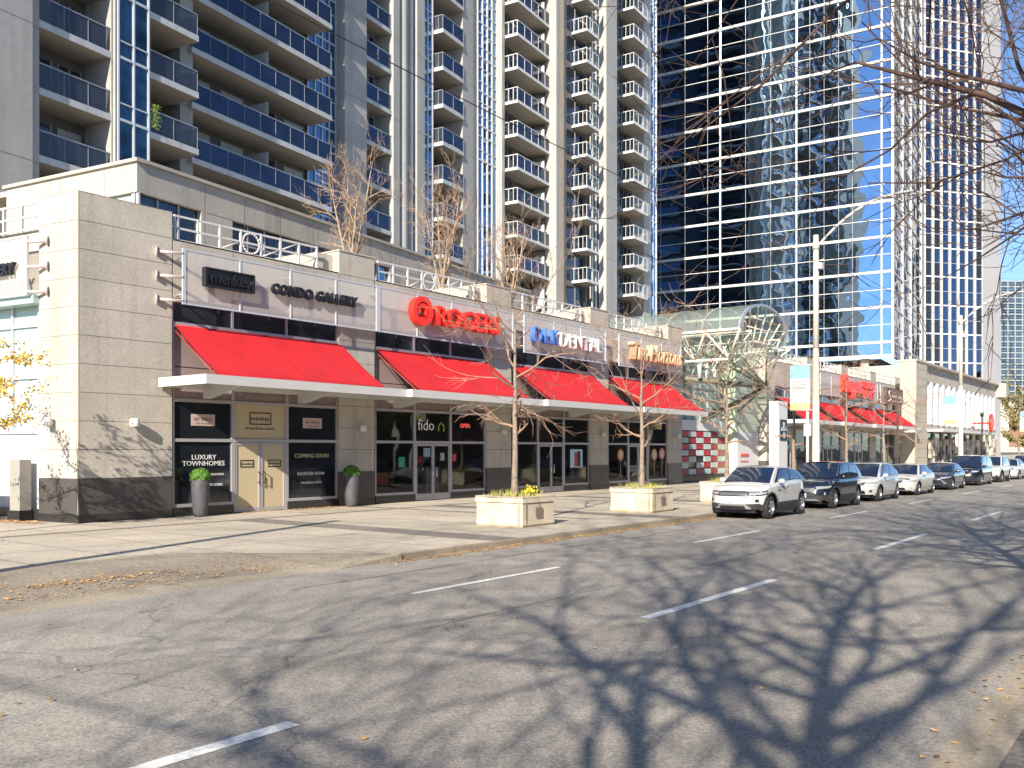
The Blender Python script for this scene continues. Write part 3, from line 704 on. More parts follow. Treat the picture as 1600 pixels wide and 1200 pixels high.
# recessed back wall with window strips
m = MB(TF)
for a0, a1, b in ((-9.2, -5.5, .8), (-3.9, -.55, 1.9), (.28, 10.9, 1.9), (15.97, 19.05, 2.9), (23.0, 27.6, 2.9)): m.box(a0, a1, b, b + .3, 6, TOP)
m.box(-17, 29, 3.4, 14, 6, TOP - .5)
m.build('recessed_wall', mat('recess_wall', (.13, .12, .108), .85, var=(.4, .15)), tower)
rb = random.Random(77)
for k in range(-2, 12):
    z = Z1 + P1 * k
    m = MB(TF)
    for a0, a1, b in ((-8.8, -7.4, .8), (-7.0, -5.9, .8), (-3.4, -1.2, 1.9), (.9, 2.9, 1.9), (3.8, 5.4, 1.9), (6.3, 8.1, 1.9), (8.9, 10.5, 1.9), (16.2, 17.2, 2.9), (23.4, 24.5, 2.9), (25.1, 26.4, 2.9)):
        bl = rb.random(); m.box(a0, a1, b - .04, b - .01, z + .05, z + 2.25, 0 if bl < .6 else 2)
        if .45 < bl < .6: m.box(a0, a1, b - .045, b - .041, z + 1.0 + rb.random() * .8, z + 2.25, 2)
        if bl > .9: m.box(a0 + .2, a0 + .75, b - .9, b - .4, z, z + .8, 3)
        m.box(a0 - .05, a0, b - .06, b, z, z + 2.3, 1); m.box((a0 + a1) / 2 - .03, (a0 + a1) / 2 + .03, b - .06, b, z, z + 2.3, 1); m.box(a1, a1 + .05, b - .06, b, z, z + 2.3, 1)
    m.build('balcony_window', [TOWDK, ALU, mat('pale_blind', (.42, .41, .38), .7), mat('balcony_store', (.16, .10, .06), .8)], tower)
curtain(tower, TF, -5.45, -3.78, -1.25, 6, TOP, P1, Z1, 2, TEALGL, MULL, (.75,))
m = MB(TF); m.box(-5.5, -3.76, -1.14, 2, 6, TOP); m.build('bay_wall', CONC_T, tower)
curtain(tower, TF, 10.9, 13.65, 1.78, 6, TOP, P1, Z1, 4, TOWGL, MULL, (.75, 1.9))
curtain(tower, TF, 17.4, 18.9, 2.6, 6, TOP, P1, Z1, 2, TOWGL, MULL, (.9,))
curtain(tower, TF, 23.05, 24.4, 1.25, 6, TOP, P1, Z1, 2, TOWGL, MULL, (.9,))
NV = 9
zb = Z1 - P1 * 2
stack(balcony(tower, TF, -9.16, -5.5, -.98, .8, zb + .2, glass=SMOKEGL, side=''), NV, P1)
stack(balcony(tower, TF, -3.72, -.66, -1.2, 1.9, zb, glass=SMOKEGL, side='r'), NV, P1)
stack(balcony(tower, TF, .0, 11.15, 0, 1.9, zb, side='r', nposts=9), NV + 1, P1)
stack(balcony(tower, TF, 16.0, 19.02, 1.15, 2.9, zb + .3, side=''), NV + 2, P1)
stack(balcony(tower, TF, 24.55, 27.62, .38, 2.9, zb - .3, side='l', endglass=SMOKEGL), NV + 3, P1)
for s_, a_ in ((5.6, 0),):      # privacy screens on the long balconies
    for k in range(NV):
        m = MB(TF); z = zb + P1 * k; m.box(s_, s_ + .06, .12, 1.9, z + .02, z + 1.9); m.build('privacy_screen', mat('grey_screen', (.30, .31, .32), .5), tower)
m = MB(TF)        # the storeys above the frame, seen only in the glass tower's reflections
for k in range(NV + 3, 34):
    z = zb + P1 * k
    for a0, a1, b in ((-8.4, -4.5, .3), (-3.7, -.6, -1.2), (0, 11.1, 0), (16, 19, 1.1), (24.5, 27.6, .4)): m.box(a0, a1, b, 2, z - .24, z, 0); m.box(a0, a1, b + .05, b + .08, z, z + 1.05, 1)
m.build('upper_storeys', [FASC, BLUEGL], tower)
m = MB(TF)        # far side of the tower
for k in range(0, 37):
    z = zb + P1 * k; m.box(-17, 29, 14, 15.3, z - .22, z, 0); m.box(29, 30.4, 6, 13, z - .22, z, 0); m.box(-17, 29, 15.2, 15.25, z, z + 1.05, 1)
m.build('rear_balconies', [FASC, BLUEGL], tower)
# hanging vine on one balcony
rnd = random.Random(5); m = MB(TF)
for k in range(260):
    a = -3.55 + rnd.gauss(0, .13) + .25 * rnd.random(); z = Z1 + .2 + rnd.random() * 1.15; b = -1.2 - .03 - abs(rnd.gauss(0, .05)); q = .05
    m.face([(a, b, z), (a + q, b - .02, z - q * .4), (a + q * .6, b + .01, z - q)])
m.build('hanging_vine', mat('vine_green', (.25, .36, .07), .6, noise=(9, .4)), tower)

T2 = segf(1640, 809, 74.7); T3 = segf(1720, 919, 80.0)
tower2 = thing('apartment_tower', T2.P(5, 3, 8), 'tall pale residential tower in the middle with white edged projecting balconies', 'apartment tower', 'residential towers')
P2 = 2.76; Z2 = 25.3
m = MB(T2); m.box(-3.4, 10.6, 2.6, 22, 6, TOP + 4, 0); m.build('rear_block', CONC_T, tower2)
m = MB(T3); m.box(-2, 16.9, 2.2, 20, 6, TOP + 4, 0); m.build('rear_block', CONC_T, tower2)
curtain(tower2, T2, -3.4, -.5, 1.75, 6, TOP, P2, Z2, 4, TOWGL, WHITE, (.8, 1.9), .08)
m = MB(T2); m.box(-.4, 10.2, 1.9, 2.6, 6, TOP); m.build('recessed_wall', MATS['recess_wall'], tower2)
concrete(tower2, T2, -.5, -.1, 1.2, 2.6, 6, TOP, 'pilaster', False)
concrete(tower2, T2, 9.6, 10.45, -.3, 2.6, 6, TOP)
stack(balcony(tower2, T2, 0, 9.55, 0, 1.9, Z2 - 3 * P2, side='l', nposts=8, endglass=CLEARGL, white=True), 13, P2)
concrete(tower2, T3, -2.3, -1.55, 1.9, 3, 6, TOP, 'pilaster', False)
def xs(a): return a * .951
stack(balcony(tower2, T3, xs(-.2), xs(2.2), 0, 1.6, Z2 - 3 * P2, glass=CLEARGL, side='l', nposts=2, endglass=CLEARGL, white=True), 14, P2)
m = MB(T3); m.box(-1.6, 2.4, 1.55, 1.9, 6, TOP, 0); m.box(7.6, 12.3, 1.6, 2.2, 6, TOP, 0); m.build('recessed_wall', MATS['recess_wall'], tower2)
curtain(tower2, T3, 2.4, 3.9, .9, 6, TOP, P2, Z2, 2, CLEARGL, WHITE, (.9, 1.9), .10)
concrete(tower2, T3, 3.9, 6.1, .2, 2.5, 6, TOP)
stack(balcony(tower2, T3, 8.75, 11.9, -.3, 1.8, Z2 - 3 * P2, glass=CLEARGL, side='l', nposts=3, endglass=CLEARGL, white=True), 15, P2)
concrete(tower2, T3, 12.1, 13.5, .2, 2.5, 6, TOP)
curtain(tower2, T3, 13.5, 15.9, .6, 6, TOP, P2, Z2, 3, TOWGL, WHITE, (.9, 1.9), .09)
concrete(tower2, T3, 6.1, 7.3, 1.0, 2.5, 6, TOP, 'pilaster', False)
for k in range(-4, 14):
    z = Z2 + P2 * k
    m = MB(T2)
    for a0, a1 in ((.6, 2.2), (3.0, 4.2), (5.4, 6.8), (7.6, 9.0)): m.box(a0, a1, 1.85, 1.89, z + .05, z + 2.2, 0); m.box((a0 + a1) / 2 - .03, (a0 + a1) / 2 + .03, 1.83, 1.89, z, z + 2.2, 1)
    m.build('balcony_window', [TOWDK, ALU], tower2)
    m = MB(T3)
    for a0, a1, b in ((-1.2, 1.8, 1.55), (8.2, 10.1, 1.6), (10.4, 11.8, 1.6)): m.box(a0, a1, b - .05, b - .01, z + .05, z + 2.2, 0); m.box((a0 + a1) / 2 - .03, (a0 + a1) / 2 + .03, b - .08, b - .01, z, z + 2.2, 1)
    m.build('balcony_window', [TOWDK, ALU], tower2)
    m = MB(T2); m.box(4.7, 4.78, .1, 1.9, z + .02, z + 1.75); m.build('privacy_screen', WHITE, tower2)
m = MB(T2)
for k in range(12, 36):
    z = Z2 + P2 * k; m.box(0, 9.5, 0, 1.9, z - .24, z, 0); m.box(0, 9.5, .05, .08, z, z + 1.05, 1)
m.build('upper_storeys', [FASC, BLUEGL], tower2)
m = MB(T3)
for k in range(-4, 35):      # right flank and rear, shade put into dark colours, mirrored by the glass tower
    z = Z2 + P2 * k
    m.box(16.9, 18.3, 3, 9, z - .24, z, 0); m.box(18.2, 18.25, 3, 9, z, z + 1.05, 1); m.box(16.9, 18.0, 12, 18, z - .24, z, 0); m.box(17.9, 17.95, 12, 18, z, z + 1.05, 1)
m.box(16.9, 16.98, 2.3, 20, 6, TOP, 2); m.box(-2, 16.9, 20, 20.1, 6, TOP, 2)  # dark sheets stand in for the tower's shaded sides
m.build('side_balconies', [mat('flank_slab', (.12, .14, .18), .6), BLUEGL, mat('flank_shade_sheet', (.015, .018, .028), .3)], tower2)
# ------------------------------------------------------------------ mirror glass office tower
gx, gy = 42.1, 100.6
n_ = math.hypot(2378, 1420); GL = Fr(gx, gy, 2378 / n_, -1420 / n_)   # left face, a negative to the left
GR = Fr(gx, gy, 848, 1420)
office = thing('glass_tower', (gx, gy, 12.4), 'tall mirror glass office tower with white floor bands in the centre right', 'office tower')
m = MB(GL); m.box(-36, 0, 0, .3, 12.4, 100); m.build('mirror_glass', MIRGL, office)
m = MB(GL)
zf = 13.97 - 3.91 * 0
z = 12.5
m.box(-36, .1, -.22, 0, 12.2, 12.6)
zf = 13.97
while zf < 100:
    m.box(-36, .1, -.16, 0, zf - .14, zf + .14); zf += 3.91
m.build('floor_band', BANDW, office)
m = MB(GL); zf = 13.97 + 1.95
while zf < 100: m.box(-36, .05, -.06, 0, zf - .032, zf + .032); zf += 3.91
for k, x in enumerate((0, -1.1, -4.2, -5.7, -7.3, -8.9, -10.4, -13.4, -16.4, -19.5, -21.1, -24, -27.2, -30)):
    w = .08 if x in (0, -1.1, -10.4, -19.5) else .012; m.box(x - w, x + w, -.13 if w > .05 else -.02, 0, 12.4, 100)
m.build('mullion', BANDW, office)
m = MB(GR); m.box(0, 27.2, .0, .3, 12.4, 100); m.build('mirror_glass', MIRGL2, office)
m = MB(GR)
for x, w in ((.3, .22), (7.7, .3), (14.8, .35), (25.9, 1.2)): m.box(x - w, x + w, -.16, 0, 2, 100)
m.build('stone_fin', FIN, office)
m = MB(GR); zf = 13.97
while zf < 100: m.box(0, 27.2, -.12, 0, zf - .09, zf + .09); m.box(0, 27.2, -.1, 0, zf + 1.92, zf + 1.98); zf += 3.91
m.build('floor_band', BANDW, office)
fx, fy, _ = GR.P(27.2, 0, 0); GF = Fr(fx, fy, 5200, 1420)
m = MB(GF); m.box(0, 9.9, .0, .3, 2, 100); m.build('mirror_glass', MIRGL2, office)
m = MB(GF); 
for k in range(8): x = .15 + 1.38 * k; m.box(x - .17, x + .17, -.18, 0, 2, 100)
m.build('stone_fin', FIN, office)
m = MB(GF); zf = 13.97 - 7.82
while zf < 100: m.box(0, 9.9, -.14, 0, zf - .09, zf + .09); m.box(0, 9.9, -.06, 0, zf + 1.92, zf + 1.96); zf += 3.91
m.build('floor_band', BANDW, office)
rnd = random.Random(3)
for j in range(0, 12):
    for k in range(7):
        if (k < 2 and j < 9) or (k == 6 and j < 9 and rnd.random() < .75): m = MB(GF); m.box(.37 + 1.38 * k, .37 + 1.38 * k + .96, -.03, 0, 6.3 + 3.91 * j, 6.3 + 3.91 * j + (3.6 if rnd.random() < .7 else 1.7)); m.build('dark_window', DKGLASS, office)
m = MB(GF); m.box(9.75, 12.6, -.3, 8, 0, 100); m.box(9.75, 40, 8, 30, 0, 100) if False else None; m.build('end_wall', mat('grey_stone', (.27, .27, .285), .7, var=(.1, .08)), office)
m = MB(GL); m.box(-34, -1.5, 2, 20, 2, 12.3); m.build('base_storey', mat('dark_soffit', (.05, .05, .05), .8), office)
m = MB(GL)
for x in (-31, -24, -17, -10, -3): m.box(x - .4, x + .4, .6, 1.4, 2, 12.3)
m.build('base_column', CREAM, office)
# ------------------------------------------------------------------ glazed atrium with barrel vault between the two wings
atr = thing('atrium_entrance', MF.P(43.5, 1, 0), 'pale green glazed atrium entrance between the two stone mall wings', 'entrance hall')
m = MB(MF); m.box(36.35, 45.2, 1.6, 1.8, 3.9, 8.7); pg = m.build('atrium_glazing', PALEG, atr)
m = MB(MF)
for k in range(9): x = 36.4 + k * 1.1; m.box(x - .04, x + .04, 1.52, 1.6, 3.9, 8.7)
for z in (4.6, 5.3, 6.0, 6.7, 7.4, 8.1): m.box(36.35, 45.2, 1.53, 1.6, z - .03, z + .03)
m.build('mullion', mat('grey_green_mullion', (.34, .40, .36), .4), pg)
m = MB(MF); m.box(45.2, 49.2, .6, 1.6, 0, 8.9, 0)
z = .8
while z < 8.8: m.box(45.2, 49.2, .595, .61, z, z + .02, 1); z += .75
m.build('stone_pier', [mat('pale_green_stone', (.60, .62, .48), .7, var=(.7, .08)), CONCJ], atr)
m = MB(MF); m.box(36.35, 45.2, 1.3, 1.6, 3.25, 3.9, 0); m.build('white_fascia', WPANEL, atr)
# chequered shop window of red and white sign squares
m = MB(MF); m.box(36.35, 45.2, 1.35, 1.5, .35, 3.25, 0); m.box(36.35, 45.2, 1.0, 1.6, 0, .4, 1); ck = m.build('chequered_window', [FILM, GRAN2], atr)
rnd = random.Random(11); mr_, mw_ = MB(MF), MB(MF)
for i in range(8):
    for j in range(7):
        x = 36.5 + i * 1.08; z = .45 + j * .40
        if i < 1 and j < 3: continue
        if (i + j) % 2: mw_.box(x, x + 1.0, 1.30, 1.34, z, z + .34)
        elif rnd.random() < .75 or i > 4: mr_.box(x, x + 1.0, 1.30, 1.34, z, z + .34)
mr_.build('red_square', mat('maroon_red', (.28, .012, .025), .35, var=(.5, .6)), ck); mw_.build('white_square', mat('mint_white', (.42, .50, .49), .35, var=(.4, .35)), ck)
m = MB(MF); m.box(45.4, 49.0, .54, .6, .9, 3.2, 0); m.build('white_board', WPANEL, atr)
m = MB(MF); m.box(45.9, 47.3, .50, .535, 1.55, 1.75, 0); m.box(45.9, 47.2, .50, .535, 1.2, 1.26, 0); m.build('notice', mat('notice_red', (.6, .12, .10), .6), atr)
m = MB(MF); m.box(36.3, 50.5, 3, 20, 0, 8.3); m.build('hall_block', CREAM, atr)
# vault
vt = thing('vaulted_glass_canopy', MF.P(40.2, -2, 7.4), 'barrel vaulted glass canopy on white lattice trusses over the entrance', 'canopy')
A0, A1, VB0, VB1 = 36.5, 44.3, -3.5, 16.0
AC, RX, RZ, ZS = (A0 + A1) / 2, (A1 - A0) / 2, 1.95, 8.85
def arc(b, t0=0, t1=PI, n=16, k=1.0): return [(AC - RX * k * math.cos(t0 + (t1 - t0) * i / n), b, ZS + RZ * k * math.sin(t0 + (t1 - t0) * i / n)) for i in range(n + 1)]
m = MB(MF); m.grid([arc(b) for b in [VB0 + (VB1 - VB0) * i / 8 for i in range(9)]]); 
m.face([(A1, VB0, ZS), (A1 + .35, VB0, ZS - .9), (A1 + .35, VB1, ZS - .9), (A1, VB1, ZS)])
m.build('vault_glass', VGLASS, vt)
for i in range(9):
    b = VB0 + (VB1 - VB0) * i / 8; m = MB(MF)
    if i == 0:
        rows = []
        pts = arc(b, n=24); ptsi = arc(b, n=24, k=.93)
        m.grid([[p, (p[0], p[1] + .12, p[2]), (q[0], q[1] + .12, q[2]), q, p] for p, q in zip(pts, ptsi)], 0, False)
        m.build('front_arch', mat('grey_arch', (.36, .40, .46), .4, metal=.3), vt)
    else:
        m.path(arc(b, n=14, k=.985), .045, 5); m.build('rib', WHITE, vt)
TR = mat('cream_steel', (.74, .70, .60), .5)
def truss(a_top, a_bot, z_top, z_bot, b0, b1, n, r=.075, name='truss'):
    m = MB(MF); m.tube((a_top, b0, z_top), (a_top, b1, z_top), r, r, 6); st = (b1 - b0) / n
    m.tube((a_bot, b0 + st / 2, z_bot), (a_bot, b1, z_bot), r, r, 6)
    for k in range(n):
        m.tube((a_top, b0 + k * st, z_top), (a_bot, b0 + (k + .5) * st, z_bot), r * .8, r * .8, 5)
        m.tube((a_bot, b0 + (k + .5) * st, z_bot), (a_top, b0 + (k + 1) * st, z_top), r * .8, r * .8, 5)
    return m.build(name, TR, vt)
truss(A0, A0 + .9, 8.95, 7.35, VB0, VB1, 9, .085); truss(A0 + 1.7, A0 + .9, 9.0, 7.35, VB0, VB1, 9, .06)
truss(A1, A1 - .9, 8.4, 7.3, VB0, VB1, 7, .07); truss(A1 - 1.7, A1 - .9, 8.9, 7.3, VB0, VB1, 9, .05)
m = MB(MF)        # fan of struts in the front arch plane
for k in range(1, 9):
    t = PI * k / 9; p = (AC - RX * .95 * math.cos(t), VB0 + .2, ZS + RZ * .95 * math.sin(t)); q = (A0 + .9 + k * .72, VB0 + .9, 7.6 + .1 * k)
    m.tube(p, q, .05, .05, 5)
for z, x0, x1 in ((9.9, 37.6, 43.2), (9.3, 38.2, 43.9), (8.5, 38.9, 44.3), (7.8, 38.5, 44.0)): m.tube((x0, VB0 + .3, z), (x1, VB0 + .3, z), .04, .04, 5)
m.build('arch_struts', TR, vt)
GM = mat('olive_steel', (.16, .16, .11), .5)
m = MB(MF)        # branching steel column under the canopy
node = (42.6, -2.6, 6.0)
for p in ((38.2, -2.8, 7.4), (39.6, -.5, 8.3), (43.6, -3.1, 8.2), (44.1, -.5, 8.0), (41.2, -3.2, 8.4), (41.0, 1.2, 8.4)): m.tube(node, p, .07, .05, 6)
m.tube((36.6, .3, 6.3), node, .16, .16, 8); m.tube(node, (41.4, 1.2, 3.9), .12, .15, 8); m.tube(node, (45.4, .5, 4.6), .08, .08, 6)
m.build('branching_column', GM, vt)
m = MB(MF); rnd = random.Random(2)
for k in range(34):
    m.tube((37 + rnd.random() * 6.5, -2.5 + rnd.random() * 4.0, 8.6), (37 + rnd.random() * 6.5, -2 + rnd.random() * 3.4, 6.6 + rnd.random() * .8), .035, .035, 4, k % 2)
m.build('lattice', [TR, GM], vt)
m = MB(MF)
for x in (37.3, 38.3, 39.4): m.lathe((x, -.6, 6.3), [(0, 0), (.11, 0), (.13, .8), (0, .85)], 10)
m.build('hanging_lamp', WHITE, vt)
# sign pylon
py_ = thing('sign_pylon', MF.P(43.0, -3.4, 0), 'tall white sign pylon with small black panel in front of the entrance', 'sign')
m = MB(MF); m.box(42.1, 43.6, -3.6, -3.0, 0, 5.05); m.build('pylon_body', WPANEL, py_)
m = MB(MF); m.box(42.35, 43.6 - .15, -3.64, -3.601, 2.6, 3.9); m.build('black_panel', BLACK, py_)
m = MB(MF); m.box(42.75, 43.05, -3.66, -3.641, 3.3, 3.75); m.box(42.5, 43.25, -3.66, -3.641, 3.2, 3.42); m.box(42.8, 43.1, -3.66, -3.641, 2.75, 3.1); m.build('panel_emblem', mat('emblem_grey', (.45, .5, .55), .5), py_)
# ------------------------------------------------------------------ second wing of the mall
wing = thing('shopping_mall', MF.P(49, 0, 0), 'farther stone mall wing with four red awnings beyond the glass entrance', 'building', 'wings of the red-awning mall')
pier(wing, MF, 49.15, 50.7)
for i in range(4):
    a = 50.75 + PT * i
    storefront(wing, MF, a, BW); interior(wing, MF, a, BW, i + 7)
    fascia(wing, MF, a - .02, a + BW + .02); pier(wing, MF, a + BW, a + BW + PW)
    awning(wing, MF, a + .1, a + BW - .05); canopy(wing, MF, a - .45, a + 7.85)
    railing(wing, MF, a + .12, a + BW - .7, True)
m = MB(MF); m.box(49, 84, .55, 14, 7.6, 8.1); m.box(49.2, 84, 7.1, 14, 0, 7.6); m.build('roof', CONC, wing)
signpanel(wing, MF, 59.1, 74.6, 6); signpanel(wing, MF, 75.6, 83.0, 3)
s = sign('big red script letters on the farther wing, cut through by a tree', MF, 67, -.5, 7)
text('Shoppers', 2.0, .2, MF, 63.6, -.7, 7.45, [REDP, REDP], 'letters', s, width=5.2, bold=.05, shear=.2); text('DRUG\nMART', .85, .2, MF, 69.2, -.7, 7.25, [REDP, REDP], 'letters', s, width=3.0, bold=.04)
s = sign('dark brown box sign near the far end of the second wing', MF, 79, -.5, 7)
m = MB(MF); m.box(76.4, 82.4, -.7, -.46, 6.45, 7.9); m.build('backing_box', BROWN, s)
m = MB(MF); m.path([(77.9, -.72, 7.6), (77.3, -.72, 7.5), (77.4, -.72, 7.15), (78.0, -.72, 6.95), (77.9, -.72, 6.7), (77.2, -.72, 6.65)], .07, 6); m.box(78.6, 82.0, -.73, -.705, 6.62, 6.72)
for k in range(5): m.box(78.5 + k * .7, 78.9 + k * .7, -.73, -.705, 7.0, 7.25)
m.build('emblem', mat('sign_beige', (.55, .42, .38), .5), s)
# third wing : taller, tall narrow windows between pilasters
tw = thing('stone_annex', MF.P(84, -1.5, 0), 'taller cream stone annex with tall narrow windows at the far end of the mall', 'building')
m = MB(MF)
m.box(84.2, 88.6, -1.5, 0, 0, 10.9, 0); m.box(88.6, 131, -1.1, 0, 9.2, 11.0, 1); m.box(88.6, 131, -1.1, 0, 4.0, 4.7, 0)
m.box(84.2, 131, 0, 30, 0, 10.6, 0); m.box(84.15, 131.1, -1.6, .3, 10.9, 11.1, 0)
z = 1.2
while z < 10.8: m.box(84.195, 88.61, -1.505, -1.49, z, z + .03, 2); z += .9
m.build('wall', [CREAM, CONC, CONCJ], tw)
m = MB(MF)
for k in range(16): x = 88.9 + 2.75 * k; m.box(x, x + .85, -1.25, -.1, 4.7, 9.2)
m.build('pilaster', WPANEL, tw)
m = MB(MF); m.box(88.6, 131, -.35, -.25, 4.7, 9.2); m.build('tall_window', mat('reflecting_pale_window', (.45, .42, .36), .12, metal=.5), tw)
m = MB(MF); m.box(88.6, 131, -1.0, -.9, 0, 4.0, 0)
for k in range(11): m.box(89 + 4 * k, 89.4 + 4 * k, -1.2, -.8, 0, 4.0, 1)
m.build('shop_front', [TOWDK, CREAM], tw)
m = MB(MF); m.box(89, 118, -3.0, -1.1, 3.9, 4.15); m.build('canopy', WHITE, tw)
rnd = random.Random(8)
for k in range(26):
    x = 89.5 + k * 1.5; m = MB(MF); m.box(x, x + .5 + rnd.random(), -1.3, -1.05, 1.0 + rnd.random() * 1.6, 2.9 + rnd.random() * .7); m.build('shop_poster', mat('assorted_poster', (.45, .40, .34), .6, noise=(.8, .8)), tw)
m = MB(MF); m.tube((95.5, -2.9, 3.0), (95.5, -3.0, 3.0), .75, .75, 20); m.build('round_sign', LETTERW, tw)
s = sign('red projecting round sign near the far end of the street', MF, 114, -3, 5, grp=None)
m = MB(MF); m.tube((112.8, -3.2, 5.3), (112.8, -3.5, 5.3), 1.15, 1.15, 8, 0); m.box(112.7, 112.9, -3.4, -1.2, 5.2, 5.4); m.build('disc', [REDP], s)
m = MB(MF); m.box(129, 130.8, -2.4, -1.1, 9.3, 11.2); m.build('corner_cornice', CONC, tw)
# far glass office building
FO = Fr(300, 600, 1, .06)
far = thing('office_building', FO.P(60, 5, 0), 'distant gridded glass office block at the right edge of the photo', 'office building')
m = MB(FO); m.box(18, 190, 0, 40, 33, 113, 0); m.build('glass', mat('far_office_glass', (.09, .15, .20), .1, metal=.6, noise=(.03, .5)), far)
m = MB(FO)
k = 0; z = 33
while z < 113.5: m.box(18, 190, -.6, 0, z - .4, z + .4); m.box(18, 190, -.6, 0, z + 1.6, z + 1.75); z += 3.65
x = 18
while x < 190: m.box(x - .35, x + .35, -.7, 0, 33, 113); x += 5
m.build('window_grid', mat('far_grid', (.27, .31, .32), .5), far)
m = MB(FO); m.box(15, 190, -2, 40, 0, 33, 0); m.box(28, 80, -2.5, -2, 4, 26, 1); m.build('podium', [CREAM, mat('brick_red', (.28, .14, .10), .8)], far)
# unseen dark building added across the street to darken the shop window reflections
ob = MB(KF); ob.box(-60, 220, -52, -34, 0, 17)
ob = ob.build('office_building', mat('opposite_brick', (.20, .16, .13), .8, var=(.2, .5))); tag(ob, 'unseen dark brown building across the street, added to darken the shop window reflections', 'building')
# ------------------------------------------------------------------ trees
def branchy(seed, base, height, spread, r0, fork_z, lv=4, kids_=(4, 3, 3, 3), twig=.006, lean=(0, 0), up=.35, curl=.25, nlimb=9, whorl=True, droop=0.0, minseg=4, cutr=None):
    """returns (trunk MB, crown MB); world coordinates"""
    rnd = random.Random(seed); T = MB(WF); C = MB(WF)
    B = Vector(base); n = 9; pts = []
    for k in range(n + 1):
        t = k / n; pts.append(B + Vector((lean[0] * t + rnd.gauss(0, .02) * height * .12 * (k > 0), lean[1] * t + rnd.gauss(0, .02) * height * .12 * (k > 0), height * t)))
    def rad(t): return r0 * (1 - t) ** .75 + twig * 1.5
    for k in range(n): T.tube(pts[k], pts[k + 1], rad(k / n) * (1.25 if k == 0 else 1), rad((k + 1) / n), 10 if r0 > .1 else 8, 0, False, True)
    def at(t):
        q = min(n - 1, int(t * n)); f = t * n - q; return pts[q].lerp(pts[q + 1], f)
    def limb(p, d, L, r, lev):
        ns = max(3, minseg - lev // 2) ; cur = p; dd = d.normalized(); out = []
        for k in range(ns):
            dd = (dd + Vector((rnd.gauss(0, curl), rnd.gauss(0, curl), rnd.gauss(0, curl) + up * .25 - droop * k)) * .55).normalized()
            nx = cur + dd * (L / ns); ra = r * (1 - .75 * k / ns) + twig * .3; rb = r * (1 - .75 * (k + 1) / ns) + twig * .3
            if cutr and (math.hypot(nx.x - B.x, nx.y - B.y) > cutr): break
            C.tube(cur, nx, ra, rb, 6 if r > .05 else (5 if r > .02 else 3), 0, False, True); out.append((cur, nx, rb, dd)); cur = nx
        if lev >= lv or not out: return
        ns = len(out)
        nk = kids_[min(lev, len(kids_) - 1)]
        for q in range(nk):
            s_ = out[min(ns - 1, 1 + q * (ns - 1) // nk) if q < nk - 1 else ns - 1]; f = rnd.random()
            p2 = s_[0].lerp(s_[1], f) if q < nk - 1 else s_[1]
            ax = Vector((rnd.gauss(0, 1), rnd.gauss(0, 1), rnd.gauss(0, 1))); ax = (ax - ax.dot(s_[3]) * s_[3]).normalized()
            an = R(22 + rnd.random() * 30)
            limb(p2, s_[3] * math.cos(an) + ax * math.sin(an), L * (.5 + rnd.random() * .28), max(twig, s_[2] * .75), lev + 1)
    for k in range(nlimb):
        t = fork_z + (1 - fork_z) * (k + rnd.random() * .6) / nlimb * .96
        az = k * 2.4 + rnd.random() * .8; p = at(min(t, .99)); prof = math.sin(PI * min(1, (1 - t) / (1 - fork_z) * .75 + .22)) ** .8
        el = up * (.6 + t)
        limb(p, Vector((math.cos(az), math.sin(az), el)), spread * prof * (.85 + rnd.random() * .3), rad(t) * .55 + twig, 1)
    return T, C
def tree(name, seed, base, label, group, tm, cm, **k):
    th = thing(name, base, label, 'tree', group)
    T, C = branchy(seed, base, **k); T.build('trunk', tm, th); C.build('crown', cm, th)
    return th, T, C
# planters with street trees
def planter(u, b, w, h, label, grp='concrete planters along the kerb'):
    p = thing('planter', KF.P(u + .7, b + .75, 0), label, 'planter', grp)
    m = MB(KF); u1, b1 = u + 1.42, b + w; t = .13
    m.box(u, u1, b, b1, .03, h - .18, 0, 'u'); m.box(u - .03, u1 + .03, b - .03, b1 + .03, h - .16, h, 0, 'u'); m.box(u + .01, u1 - .01, b + .01, b1 - .01, 0, .06, 1); m.box(u - .015, u1 + .015, b - .015, b1 + .015, .055, .12, 0)
    m.box(u + .02, u1 - .02, b + .02, b1 - .02, h - .19, h - .15, 1)
    for q in ((u - .03, u + t, b - .03, b1 + .03), (u1 - t, u1 + .03, b - .03, b1 + .03), (u + t, u1 - t, b - .03, b + t), (u + t, u1 - t, b1 - t, b1 + .03)): m.box(q[0], q[1], q[2], q[3], h - .05, h + .002, 0)
    m.box(u + .09, u + .13, b - .034, b - .028, .05, h - .02, 1); m.box(u - .034, u - .028, b + .09, b + .13, .05, h - .02, 1)
    m.build('planter_box', [PLANTER, RUST], p)
    m = MB(KF); m.box(u + .55, u + .85, b - .036, b - .030, h - .56, h - .30, 0); m.box(u + .69, u + .71, b - .036, b - .030, h - .3, h - .1, 0); m.build('panel', mat('planter_panel', (.20, .17, .13), .8), p)
    m = MB(KF); m.face([(u + .1, b + .1, h - .07), (u1 - .1, b + .1, h - .07), (u1 - .1, b1 - .1, h - .07), (u + .1, b1 - .1, h - .07)]); m.build('soil', SOIL, p)
    rnd = random.Random(int(u * 10)); m = MB(KF)
    for k in range(420):
        x = u + .15 + rnd.random() * 1.1; y = b + .15 + rnd.random() * (w - .3); L = .08 + rnd.random() * .2; an = rnd.random() * 6.28; q = rnd.gauss(0, .07)
        dx, dy = math.cos(an) * .012, math.sin(an) * .012
        m.face([(x - dx, y - dy, h - .07), (x + dx, y + dy, h - .07), (x + q, y + rnd.gauss(0, .05), h - .07 + L)])
    tag(m.build('dry_grass', GRASSY, p), kind='stuff')
    return p
